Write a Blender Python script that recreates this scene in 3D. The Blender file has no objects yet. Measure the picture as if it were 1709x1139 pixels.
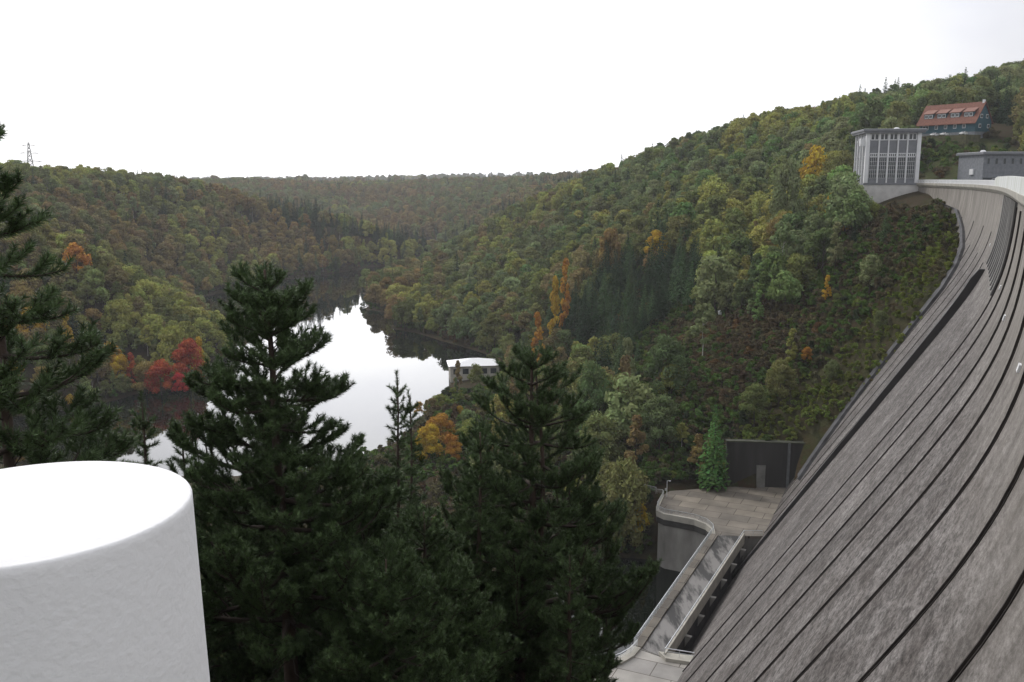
import bpy, math, random
import numpy as np
from mathutils import Vector, Matrix
R = math.radians
S = bpy.context.scene
COL = S.collection

# ---------------------------------------------------------------- camera, sky, sun, exposure
cam_d = bpy.data.cameras.new('camera'); cam = bpy.data.objects.new('camera', cam_d); COL.objects.link(cam)
cam_d.sensor_width = 36; cam_d.lens = 36*1550/1709; cam_d.clip_start = .1; cam_d.clip_end = 20000
cam.location = (0, 0, 0); cam.rotation_euler = (R(90)-math.atan((569.5-299)/1550), 0, 0)
S.camera = cam
SUN_EL, SUN_AZ = R(46), R(-50)                       # bright veil of thin cloud ahead of the camera
w = bpy.data.worlds.new('World'); S.world = w; w.use_nodes = True
nt = w.node_tree; N = nt.nodes; L = nt.links
sky = N.new('ShaderNodeTexSky'); sky.sky_type = 'NISHITA'; sky.sun_disc = False
sky.sun_elevation = SUN_EL; sky.sun_rotation = SUN_AZ; sky.dust_density = 4
tc = N.new('ShaderNodeTexCoord')
mp = N.new('ShaderNodeMapping'); mp.inputs['Scale'].default_value = (2.2, 2.2, 6.5); L.new(tc.outputs['Generated'], mp.inputs[0])
nz = N.new('ShaderNodeTexNoise'); nz.inputs['Scale'].default_value = 1.3; nz.inputs['Detail'].default_value = 6; L.new(mp.outputs[0], nz.inputs['Vector'])
cr = N.new('ShaderNodeValToRGB'); L.new(nz.outputs['Fac'], cr.inputs[0])
cr.color_ramp.elements[0].position = .3; cr.color_ramp.elements[0].color = (.79, .80, .87, 1)
cr.color_ramp.elements[1].position = .66; cr.color_ramp.elements[1].color = (1.0, 1.0, 1.0, 1)
sd = N.new('ShaderNodeVectorMath'); sd.operation = 'DOT_PRODUCT'; L.new(tc.outputs['Generated'], sd.inputs[0])
gd = (math.sin(R(-10))*math.cos(R(16)), math.cos(R(-10))*math.cos(R(16)), math.sin(R(16))); sd.inputs[1].default_value = gd   # the veil of cloud is thinnest above the lake
def wmath(op, a, b):
    m = N.new('ShaderNodeMath'); m.operation = op
    for i, x in enumerate((a, b)):
        if x is None: continue
        if hasattr(x, 'links'): L.new(x, m.inputs[i])
        else: m.inputs[i].default_value = x
    return m.outputs[0]
SKY_BASE, SKY_GLARE, SKY_POW = 9.3, 34.0, 13.0
g = wmath('POWER', wmath('MAXIMUM', sd.outputs['Value'], 0.0), SKY_POW)
g = wmath('ADD', wmath('MULTIPLY', g, SKY_GLARE), SKY_BASE)
vm = N.new('ShaderNodeVectorMath'); vm.operation = 'SCALE'; L.new(cr.outputs[0], vm.inputs[0]); L.new(g, vm.inputs['Scale'])
mx = N.new('ShaderNodeMix'); mx.data_type = 'RGBA'; mx.inputs['Factor'].default_value = .93
L.new(sky.outputs[0], mx.inputs[6]); L.new(vm.outputs[0], mx.inputs[7])
N['Background'].inputs['Strength'].default_value = .1
L.new(mx.outputs[2], N['Background'].inputs['Color'])
sl = bpy.data.lights.new('sun', 'SUN'); sl.energy = 1.5; sl.angle = R(12); sl.color = (1, .96, .9)
so = bpy.data.objects.new('sun', sl); COL.objects.link(so); so.location = (-100, 300, 300)
so.rotation_euler = Vector((-math.sin(SUN_AZ)*math.cos(SUN_EL), -math.cos(SUN_AZ)*math.cos(SUN_EL), -math.sin(SUN_EL))).to_track_quat('-Z', 'Y').to_euler()
S.view_settings.view_transform = 'Standard'; S.view_settings.look = 'None'; S.view_settings.exposure = 0; S.view_settings.gamma = 1
S.render.engine = 'CYCLES'; S.cycles.max_bounces = 6; S.cycles.diffuse_bounces = 3; S.cycles.transmission_bounces = 3; S.cycles.volume_bounces = 0
rnd = random.Random(7); nr = np.random.default_rng(11)

# ---------------------------------------------------------------- helpers
def mat(name, color=(.5,.5,.5), rough=.8, metallic=0, var=.25, scale=1.0, detail=6, bump=0, bscale=None, coords='Object', stretch=(1,1,1), dark=None, bdist=.05, ior=None, spec=None):
    m = bpy.data.materials.new(name); m.use_nodes = True; t = m.node_tree; n = t.nodes; l = t.links; b = n['Principled BSDF']
    b.inputs['Roughness'].default_value = rough; b.inputs['Metallic'].default_value = metallic
    if ior: b.inputs['IOR'].default_value = ior
    if spec is not None: b.inputs['Specular IOR Level'].default_value = spec
    c = n.new('ShaderNodeTexCoord'); mpn = n.new('ShaderNodeMapping'); mpn.inputs['Scale'].default_value = stretch
    l.new(c.outputs[coords], mpn.inputs[0])
    z = n.new('ShaderNodeTexNoise'); z.inputs['Scale'].default_value = scale; z.inputs['Detail'].default_value = detail; l.new(mpn.outputs[0], z.inputs['Vector'])
    r = n.new('ShaderNodeValToRGB'); l.new(z.outputs['Fac'], r.inputs[0])
    d = dark if dark else tuple(x*(1-var) for x in color)
    r.color_ramp.elements[0].position = .3; r.color_ramp.elements[0].color = (*d, 1)
    r.color_ramp.elements[1].position = .7; r.color_ramp.elements[1].color = (*[min(1, x*(1+var*.4)) for x in color], 1)
    l.new(r.outputs[0], b.inputs['Base Color'])
    if bump:
        z2 = n.new('ShaderNodeTexNoise'); z2.inputs['Scale'].default_value = bscale or scale*4; z2.inputs['Detail'].default_value = 5; l.new(c.outputs[coords], z2.inputs['Vector'])
        bp = n.new('ShaderNodeBump'); bp.inputs['Strength'].default_value = bump; bp.inputs['Distance'].default_value = bdist; l.new(z2.outputs['Fac'], bp.inputs['Height']); l.new(bp.outputs[0], b.inputs['Normal'])
    return m
def link(o, parent=None):
    COL.objects.link(o)
    if parent is not None: o.parent = parent
    return o
def tag(o, label=None, cat=None, group=None, kind=None):
    for k, v in (('label', label), ('category', cat), ('group', group), ('kind', kind)):
        if v: o[k] = v
    return o
def thing(name, label, cat, loc=(0,0,0), rz=0, group=None):
    o = bpy.data.objects.new(name, None); o.empty_display_size = .5; o.location = loc; o.rotation_euler = (0, 0, rz); link(o)
    return tag(o, label, cat, group)
class MB:                                            # collects boxes, bars, tubes, prisms: one mesh object per build()
    def __init__(s): s.v = []; s.f = []; s.mi = []; s.uv = None
    def add(s, vs, fs, mi=0):
        k = len(s.v); s.v += [tuple(p) for p in vs]; s.f += [tuple(k+i for i in q) for q in fs]; s.mi += [mi]*len(fs)
    def box(s, x0, x1, y0, y1, z0, z1, mi=0):
        s.add([(x0,y0,z0),(x1,y0,z0),(x1,y1,z0),(x0,y1,z0),(x0,y0,z1),(x1,y0,z1),(x1,y1,z1),(x0,y1,z1)],
              [(3,2,1,0),(4,5,6,7),(0,1,5,4),(1,2,6,5),(2,3,7,6),(3,0,4,7)], mi)
    def bar(s, a, b, w, h=None, mi=0, up=(0,0,1)):
        a = Vector(a); b = Vector(b); h = h or w; d = (b-a).normalized(); u = Vector(up)
        if abs(d.dot(u)) > .98: u = Vector((1,0,0))
        x = d.cross(u).normalized()*w/2; y = x.cross(d).normalized()*h/2
        s.add([a-x-y,a+x-y,a+x+y,a-x+y,b-x-y,b+x-y,b+x+y,b-x+y],[(0,1,2,3),(7,6,5,4),(1,0,4,5),(2,1,5,6),(3,2,6,7),(0,3,7,4)], mi)
    def tube(s, pts, rad, n=6, mi=0, cap=True):
        pts = [Vector(p) for p in pts]; k = len(s.v); m = len(pts); ref = Vector((.31,.17,.93))
        for i, p in enumerate(pts):
            d = (pts[min(i+1,m-1)]-pts[max(i-1,0)])
            d = d.normalized() if d.length > 1e-9 else Vector((0,0,1))
            if abs(d.dot(ref)) > .97: ref = Vector((1,0,0))
            x = d.cross(ref).normalized(); y = d.cross(x); r = rad[i] if hasattr(rad,'__len__') else rad
            for j in range(n):
                a = 2*math.pi*j/n; q = p+x*(math.cos(a)*r)+y*(math.sin(a)*r); s.v.append((q.x,q.y,q.z))
        for i in range(m-1):
            for j in range(n):
                s.f.append((k+i*n+j, k+i*n+(j+1)%n, k+(i+1)*n+(j+1)%n, k+(i+1)*n+j)); s.mi.append(mi)
        if cap:
            s.f.append(tuple(k+j for j in range(n))[::-1]); s.mi.append(mi); s.f.append(tuple(k+(m-1)*n+j for j in range(n))); s.mi.append(mi)
    def prism(s, poly, z0, z1, mi=0):                # vertical prism over a plan polygon (counter-clockwise)
        n = len(poly); a = sum(poly[i][0]*poly[(i+1)%n][1]-poly[(i+1)%n][0]*poly[i][1] for i in range(n))
        if a < 0: poly = poly[::-1]
        vs = [(x,y,z0) for x,y in poly]+[(x,y,z1) for x,y in poly]
        s.add(vs, [tuple(range(n))[::-1], tuple(range(n,2*n))]+[(i,(i+1)%n,n+(i+1)%n,n+i) for i in range(n)], mi)
    def loft(s, rings, mi=0, closed=True, caps=True): # rings of equal length
        k = len(s.v); n = len(rings[0])
        for r in rings: s.v += [tuple(p) for p in r]
        for i in range(len(rings)-1):
            for j in range(n if closed else n-1):
                s.f.append((k+i*n+j, k+i*n+(j+1)%n, k+(i+1)*n+(j+1)%n, k+(i+1)*n+j)); s.mi.append(mi)
        if caps and closed:
            s.f.append(tuple(k+j for j in range(n))[::-1]); s.mi.append(mi); m = len(rings)-1; s.f.append(tuple(k+m*n+j for j in range(n))); s.mi.append(mi)
    def mesh(s, name, mats):
        me = bpy.data.meshes.new(name); me.from_pydata(s.v, [], s.f)
        for m in (mats if isinstance(mats,(list,tuple)) else [mats]): me.materials.append(m)
        me.polygons.foreach_set('material_index', s.mi); me.update(); return me
    def build(s, name, mats, parent=None, smooth=False, loc=None, rz=None, fix=True):
        me = s.mesh(name, mats)
        if fix:
            import bmesh
            b = bmesh.new(); b.from_mesh(me); bmesh.ops.recalc_face_normals(b, faces=b.faces); b.to_mesh(me); b.free()
        if smooth: me.polygons.foreach_set('use_smooth', [True]*len(me.polygons))
        o = bpy.data.objects.new(name, me); link(o, parent)
        if loc is not None: o.location = loc
        if rz is not None: o.rotation_euler = (0,0,rz)
        return o
def np_mesh(name, V, F, mats, mi=None, attrs=None, smooth=False):
    me = bpy.data.meshes.new(name); V = np.asarray(V, np.float32); F = np.asarray(F, np.int32); k = F.shape[1]
    me.vertices.add(len(V)); me.vertices.foreach_set('co', V.ravel()); me.loops.add(F.size); me.loops.foreach_set('vertex_index', F.ravel())
    me.polygons.add(len(F)); me.polygons.foreach_set('loop_start', np.arange(0, F.size, k, dtype=np.int32))
    for m in (mats if isinstance(mats,(list,tuple)) else [mats]): me.materials.append(m)
    if mi is not None: me.polygons.foreach_set('material_index', np.asarray(mi, np.int32))
    for nm, (dom, arr) in (attrs or {}).items():
        a = me.attributes.new(nm, 'FLOAT', dom); a.data.foreach_set('value', np.asarray(arr, np.float32))
    if smooth: me.polygons.foreach_set('use_smooth', np.ones(len(F), bool))
    me.update(calc_edges=True); return me
# ---------------------------------------------------------------- terrain
FPX, CX, CY, HV = 1550.0, 854.5, 569.5, 299.0       # focal length / principal point used to survey the photo
PITCH = math.atan((CY-HV)/FPX)
def ray(u, v):
    x = (u-CX)/FPX; y = -(v-CY)/FPX
    return np.array([x, math.cos(PITCH)+y*math.sin(PITCH), -math.sin(PITCH)+y*math.cos(PITCH)])
def at(u, v, dist=None, z=None):
    d = ray(u, v)
    return d*(z/d[2]) if z is not None else d*(dist/math.hypot(d[0], d[1]))
WATER = -82.0
CP = []
def surv(pts, dz):                                   # (u, v, horizontal distance) on the canopy, ground dz lower
    for u, v, d in pts:
        p = at(u, v, d); CP.append((p[0], p[1], p[2]-dz))
def shore(pts, z=WATER):
    for u, v in pts:
        p = at(u, v, z=z); CP.append((p[0], p[1], z))
TH = 11.
surv([(1709,125,560),(1640,145,560),(1540,166,560),(1440,170,560),(1345,200,560),(1250,212,575),(1170,240,590),(1100,258,620),
      (1040,280,660),(985,296,700),(920,322,740),(860,352,770),(800,385,790),(760,408,800),(700,440,780)], TH)
surv([(1900,60,600),(1900,160,450),(1800,250,380)], TH)
surv([(900,400,600),(800,455,590),(900,480,490),(760,440,690),(850,400,690),(950,360,620),
      (1000,500,365),(1000,400,460),(1000,330,590),(960,600,330)], TH)
surv([(810,530,480),(720,480,610),(680,472,680),(760,512,530),(690,500,590),(850,545,450)], 4)
surv([(1100,500,315),(1100,400,400),(1100,310,530),(1200,400,370),(1200,300,480),(1300,400,335),(1300,300,430),(1300,245,520),
      (1400,330,340),(1400,270,410),(1400,215,490),(1460,300,372),(1200,500,300)], 9)
surv([(1000,720,255),(1100,800,206),(1100,700,235),(1172,605,262),(1100,605,262),(1200,800,214),(1200,700,230),(1200,600,255),(1300,742,216),
      (1300,650,234),(1300,560,257),(1300,480,288),(1400,650,223),(1400,560,241),(1400,480,266),(1400,400,302),(1500,520,231),
      (1500,450,250),(1500,385,275),(1500,340,301),(1570,345,284),(1560,400,256),(1450,352,330),(1240,742,212),(1370,735,213),
      (1590,228,430),(1530,228,425),(1650,228,430),(1600,268,385),(1560,250,410),(1660,240,425),(1709,262,395),(1620,215,450)], 1)
surv([(1600,190,470),(1540,200,470),(1680,190,480)], 4)
CP += [(128,279,-9),(119,249,-10),(111,231,-14),(103,213,-17),(99,205.5,-19),(93.7,203,-24),(90.8,203,-28.5),(85,203,-36.5),(80,203,-44),
       (74,203,-51),(68,203,-57),(62,190,-76),(80,180,-74),(95,180,-60),(105,190,-45),(115,205,-40),(125,230,-30),(130,250,-22),(140,270,-14),
       (70,150,-76),(60,160,-80),(90,150,-55),(150,340,-2.6),(120,335,-4),(132,322,-4.5),(160,300,-2.8),(170,320,-2.5),(150,285,-3),(190,250,-20),
       (240,250,-30),(200,100,-45),(110,100,-45),(80,100,-50)]
# near bank under the pines and the near abutment of the dam
CP += [(0,0,-1.8),(-3,0,-1.8),(3,0,-1.8),(0,2,-1.85),(-2,2,-1.85),(2,2,-1.85),(-8,-8,-1.7),(8,-12,-1.7),(-8,0,-2.5),(0,3.2,-2.9),(-3,3.2,-2.9),(3,3.2,-3.2),(0,6,-5.6),(-4,6,-5.8),(4,6,-5.8),(0,10,-8.6),(-6,10,-8.8),(5,10,-9),(-4,18,-13.2),(3,17,-12.8),(10,18,-15),(-14,12,-10),(9,8,-7.5),(14,24,-17),(15.5,30.5,-21),(16,41,-29),
       (17,53,-37),(18,66,-45),(19,78,-52),(22,107,-71),(5,45,-28),(0,80,-47),(8,110,-66),(-2,122,-69),(-20,60,-34),(-40,120,-60),(-20,160,-76),(-10,185,-79.5),
       (-35,200,-76),(-48,262,-81.5),(-60,20,-14),(-100,60,-24),(-100,150,-55),(-130,250,-80),(-50,-40,0),(40,-60,-4),(60,20,-40),(40,60,-58),(-200,-100,5),(200,-150,0)]
CP += [(-20,300,-79),(-10,250,-77.5),(5,215,-76),(12,204,-77),(-5,340,-79),(-14,363,-80),(0,375,-78),(20,230,-73),(10,290,-74)]
# the lake
shore([(130,640),(230,655),(335,657),(347,610),(340,560),(322,520),(300,503),(345,495),(420,478),(500,465),(580,453),(660,445),(700,440)])
shore([(690,446),(630,468),(597,490),(604,517),(645,548),(735,569),(800,588),(845,602)])
shore([(755,625),(745,640),(720,668),(695,695),(650,740),(600,760)], WATER-.3)
shore([(985,930),(1060,931)])
CP += [(-60,330,-92),(-100,450,-92),(-140,560,-92),(-150,640,-92),(-130,750,-92),(-90,850,-90),(-80,290,-90),(-160,310,-90),(-240,350,-90),(-50,400,-90),(-60,440,-90),
       (-105,520,-91),(-155,690,-91),(-60,940,-89),(20,960,-88),(60,940,-84),(-100,380,-91),(-190,640,-88),(22,175,-89),(42,160,-90),(20,150,-88),(30,185,-88),(50,178,-88),(33,140,-86),
       (10,170,-86),(2,172,-85),(-300,330,-86)]
# red and yellow point on the left shore, the big hill behind it
surv([(0,385,500),(80,412,470),(150,442,455),(200,478,450),(260,512,440),(300,530,445),(100,520,400),(30,500,400),(250,560,410),(150,590,385)], 9)
CP += [(-330,470,-62),(-240,560,-70),(-420,420,-40)]
surv([(0,291,720),(60,289,730),(200,295,800),(300,310,850),(390,321,890),(420,338,900),(500,357,905),(560,366,905),(620,382,920),(700,402,945),(740,412,960)], TH)
surv([(50,350,610),(150,380,640),(250,420,680),(330,400,760),(330,460,700),(450,400,860),(450,440,790),(600,420,900),(-200,300,700),(-200,400,500)], TH)
surv([(0,310,880),(100,308,900),(200,312,950),(-150,300,850),(50,315,1000)], TH)
surv([(500,420,1130),(650,430,1100),(300,340,1150),(100,310,1100)], 5)
# far ridges
surv([(400,304,1700),(600,310,1800),(760,302,1750),(820,308,1600),(900,298,1450),(980,294,1350),(200,310,1700),(0,305,1600),(-200,300,1500)], TH)
surv([(500,330,1500),(600,345,1500),(700,372,1280),(620,372,1350),(740,398,1180),(850,335,1200),(800,368,1080),(930,320,1050),(1000,310,1000)], TH)
surv([(1200,300,1100),(1500,290,1100),(1700,280,1100),(1100,302,1600),(1500,300,1700),(1850,295,1300)], 5)
CP += [(0,1000,-80),(60,1000,-70),(150,900,-40),(-50,1060,-80)]
for a in range(-50, 60, 10):
    for d, z in ((2300, -35), (3200, -40), (4600, -30)):
        CP.append((d*math.sin(math.radians(a)), d*math.cos(math.radians(a)), z))
surv([(780,303.5,4000),(860,302,4100),(930,303,4000)], 0)
for a in range(80, 300, 30):
    for d, z in ((400, 0), (1500, 0), (4500, 0)):
        CP.append((d*math.sin(math.radians(a)), d*math.cos(math.radians(a)), z))
CP = np.array(CP)
RC = 5.0
def _k(d2): return np.sqrt(d2+RC*RC)
_d2 = ((CP[:,None,:2]-CP[None,:,:2])**2).sum(2)
_A = _k(_d2) - 1e-9
_n = len(CP)
_M = np.zeros((_n+1,_n+1)); _M[:_n,:_n] = _A - np.eye(_n)*2.0; _M[_n,:_n] = 1; _M[:_n,_n] = 1
_w = np.linalg.solve(_M, np.append(CP[:,2], 0))
def ground_z(X, Y):
    X = np.asarray(X, float).ravel(); Y = np.asarray(Y, float).ravel(); out = np.empty(len(X))
    for i in range(0, len(X), 20000):
        d2 = (X[i:i+20000,None]-CP[:,0])**2 + (Y[i:i+20000,None]-CP[:,1])**2
        out[i:i+20000] = _k(d2)@_w[:_n] + _w[_n]
    return out

# ---------------------------------------------------------------- ground sheet and lake
def platform_level(): return -70.0
TERRACE = [(33.6,199.2),(31.3,191.6),(31.0,189.2),(32.2,187.2),(34.8,185.8),(38.0,183.9),(39.9,181.3),(40.5,178.6),(40.1,176.0),(46,175.4),(49.9,175.4),(66,206.0),(50,205.4),(36,202.5)]
def in_poly(px, py, poly):
    px = np.asarray(px); py = np.asarray(py); c = np.zeros(px.shape, bool); n = len(poly)
    for i in range(n):
        x0, y0 = poly[i]; x1, y1 = poly[(i+1)%n]
        if y0 == y1: continue
        c ^= ((y0 > py) != (y1 > py)) & (px < (x1-x0)*(py-y0)/(y1-y0)+x0)
    return c
def pix(X, Y, Z):                                    # where a point falls in the photograph (used to lay out the woods on the ground)
    wv = Y*math.cos(PITCH)-Z*math.sin(PITCH); wv = np.where(np.abs(wv) < 1e-3, 1e-3, wv)
    return CX+FPX*X/wv, CY-FPX*(Y*math.sin(PITCH)+Z*math.cos(PITCH))/wv
OPEN = [(1470,343),(1612,343),(1612,450),(1390,760),(1212,760),(1212,815),(1060,815),(1050,700),(1036,640),(1060,580),(1130,520),(1250,555),(1330,510),(1410,455),(1470,400)]
MEADOW = [(1505,226),(1660,226),(1709,250),(1709,300),(1550,312),(1535,300)]
def make_terrain():
    az = np.concatenate([np.arange(-180,-50,5.), np.arange(-50,-36,1.), np.arange(-36,36.01,.3), np.arange(37,51,1.), np.arange(55,180,5.)])*math.pi/180
    rr = np.concatenate([[0.0,1.5], np.geomspace(3, 4600, 470)])
    A, D = np.meshgrid(az, rr, indexing='ij'); X = (D*np.sin(A)).ravel(); Y = (D*np.cos(A)).ravel()
    Z = ground_z(X, Y); d = D.ravel()
    u, v = pix(X, Y, Z); inf = (Y > 20)
    # rough ground, kept off the shore
    def vn(s, seed):
        h = np.zeros(len(X))
        for k in range(4):
            g = np.random.default_rng(seed+k); th = g.uniform(0, 6.28); ph = g.uniform(0, 6.28)
            h += np.sin((X*math.cos(th)+Y*math.sin(th))/s+ph)
        return h/4
    amp = np.clip((Z-WATER)/8, 0, 1)*np.clip((d-15)/60, 0, 1)
    Z = Z + amp*(vn(9, 1)*.7+vn(3.3, 9)*.35+vn(30, 5)*1.2)
    Z = np.maximum(Z, -93)
    tp = [(x+(-1 if x < 45 else 1), y+(1 if y > 195 else -1)) for x, y in TERRACE]
    Z = np.where(in_poly(X, Y, tp), np.minimum(Z, -71.2), Z)
    ch = [(39,175),(50,174.5),(24,127),(18,131)]
    Z = np.where(in_poly(X, Y, ch), np.minimum(Z, -86), Z)
    grass = (in_poly(u, v, MEADOW) & inf & (d > 330) & (d < 470)).astype(float)
    bank = (in_poly(u, v, [(1200,690),(1200,760),(1430,770),(1680,330),(1540,330),(1470,520)]) & inf & (d > 195) & (d < 320))
    bare = (in_poly(u, v, OPEN) & inf & (d > 190) & (d < 320)).astype(float)
    na, nd = A.shape; V = np.stack([X, Y, Z], 1)
    i, j = np.meshgrid(np.arange(na), np.arange(nd-1), indexing='ij'); i2 = (i+1) % na
    F = np.stack([i*nd+j, i*nd+j+1, i2*nd+j+1, i2*nd+j], -1).reshape(-1, 4)
    me = np_mesh('terrain', V, F, M_ground, attrs={'grass': ('POINT', grass*.9+bank*.6), 'bare': ('POINT', bare)}, smooth=True)
    o = bpy.data.objects.new('terrain', me); link(o); tag(o, kind='structure')
def ground_material():
    m = bpy.data.materials.new('hillside_soil'); m.use_nodes = True; t = m.node_tree; n = t.nodes; l = t.links; b = n['Principled BSDF']
    b.inputs['Roughness'].default_value = .95; b.inputs['Specular IOR Level'].default_value = .1
    c = n.new('ShaderNodeTexCoord')
    def noise(s, d=8):
        z = n.new('ShaderNodeTexNoise'); z.inputs['Scale'].default_value = s; z.inputs['Detail'].default_value = d; z.inputs['Roughness'].default_value = .65; l.new(c.outputs['Object'], z.inputs['Vector']); return z.outputs['Fac']
    def ramp(f, *st):
        r = n.new('ShaderNodeValToRGB'); l.new(f, r.inputs[0]); e = r.color_ramp.elements
        while len(e) < len(st): e.new(.5)
        for q, (p, col) in zip(e, st): q.position = p; q.color = (*col, 1)
        return r.outputs[0]
    leaf = ramp(noise(.22), (.33, (.022,.02,.012)), (.45, (.045,.04,.02)), (.55, (.05,.032,.02)), (.62, (.035,.045,.016)), (.75, (.075,.06,.028)))
    gr = ramp(noise(.35), (.3, (.032,.032,.015)), (.48, (.046,.06,.02)), (.6, (.062,.075,.024)), (.75, (.06,.05,.024)))
    a = n.new('ShaderNodeAttribute'); a.attribute_name = 'grass'
    f = n.new('ShaderNodeMath'); f.operation = 'MULTIPLY_ADD'; l.new(noise(.3), f.inputs[0]); f.inputs[1].default_value = 1.6; f.inputs[2].default_value = -1.1
    f2 = n.new('ShaderNodeMath'); f2.operation = 'ADD'; f2.use_clamp = True; l.new(f.outputs[0], f2.inputs[0])
    f3 = n.new('ShaderNodeMath'); f3.operation = 'MULTIPLY'; l.new(a.outputs['Fac'], f3.inputs[0]); f3.inputs[1].default_value = 1.3; l.new(f3.outputs[0], f2.inputs[1])
    f4 = n.new('ShaderNodeMath'); f4.operation = 'MULTIPLY'; l.new(f2.outputs[0], f4.inputs[0]); l.new(a.outputs['Fac'], f4.inputs[1])
    mx = n.new('ShaderNodeMix'); mx.data_type = 'RGBA'; l.new(f4.outputs[0], mx.inputs['Factor']); l.new(leaf, mx.inputs[6]); l.new(gr, mx.inputs[7])
    l.new(mx.outputs[2], b.inputs['Base Color'])
    bp = n.new('ShaderNodeBump'); bp.inputs['Strength'].default_value = .8; bp.inputs['Distance'].default_value = .4; l.new(noise(1.2), bp.inputs['Height']); l.new(bp.outputs[0], b.inputs['Normal'])
    return m
M_ground = ground_material()
make_terrain()
M_water = bpy.data.materials.new('lake_water'); M_water.use_nodes = True
_t = M_water.node_tree; _b = _t.nodes['Principled BSDF']; _b.inputs['Base Color'].default_value = (.006,.008,.006,1); _b.inputs['Roughness'].default_value = .015; _b.inputs['IOR'].default_value = 1.34
_c = _t.nodes.new('ShaderNodeTexCoord'); _z = _t.nodes.new('ShaderNodeTexNoise'); _z.inputs['Scale'].default_value = .35; _z.inputs['Detail'].default_value = 3
_bp = _t.nodes.new('ShaderNodeBump'); _bp.inputs['Strength'].default_value = .035; _bp.inputs['Distance'].default_value = .1
_t.links.new(_c.outputs['Object'], _z.inputs['Vector']); _t.links.new(_z.outputs['Fac'], _bp.inputs['Height']); _t.links.new(_bp.outputs[0], _b.inputs['Normal'])
mb = MB(); mb.add([(-900,100,WATER),(400,100,WATER),(400,1250,WATER),(-900,1250,WATER)], [(0,1,2,3)])
tag(mb.build('lake_water', M_water), kind='structure')

# ---------------------------------------------------------------- the dam
ZC = -2.0
def dplan(s):                                        # downstream crest edge: point and downstream normal at s metres along the crest
    n = 24; t, wt = np.polynomial.legendre.leggauss(n); s = np.atleast_1d(np.asarray(s, float)); tt = s[:,None]*(t+1)/2
    hd = lambda q: .462+.361e-3*q-1.071e-5*q**2/2
    a = hd(tt); X = 34.327+(np.sin(a)*wt).sum(1)*s/2; Y = 60.505+(np.cos(a)*wt).sum(1)*s/2; a1 = hd(s)
    return np.stack([X, Y], -1), np.stack([-np.cos(a1), np.sin(a1)], -1)
def dprof(h):
    f = lambda q: .649*3.475*np.logaddexp(0, (q-10.769)/3.475)
    return f(np.asarray(h, float))-f(0.)
def dpt(s, h, off=0.0):                              # point on the downstream face, h below the crest, off proud of it
    s = np.atleast_1d(np.asarray(s, float)); h = np.broadcast_to(np.asarray(h, float), s.shape)
    c, n = dplan(s); p = c+n*(dprof(h)+off)[:,None]
    return np.concatenate([p, (ZC-h)[:,None]], -1)
def crest_pt(s, n_off, z):
    c, n = dplan(s); p = c+n*n_off; return np.concatenate([p, np.full((len(p),1), z)], -1)
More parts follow.
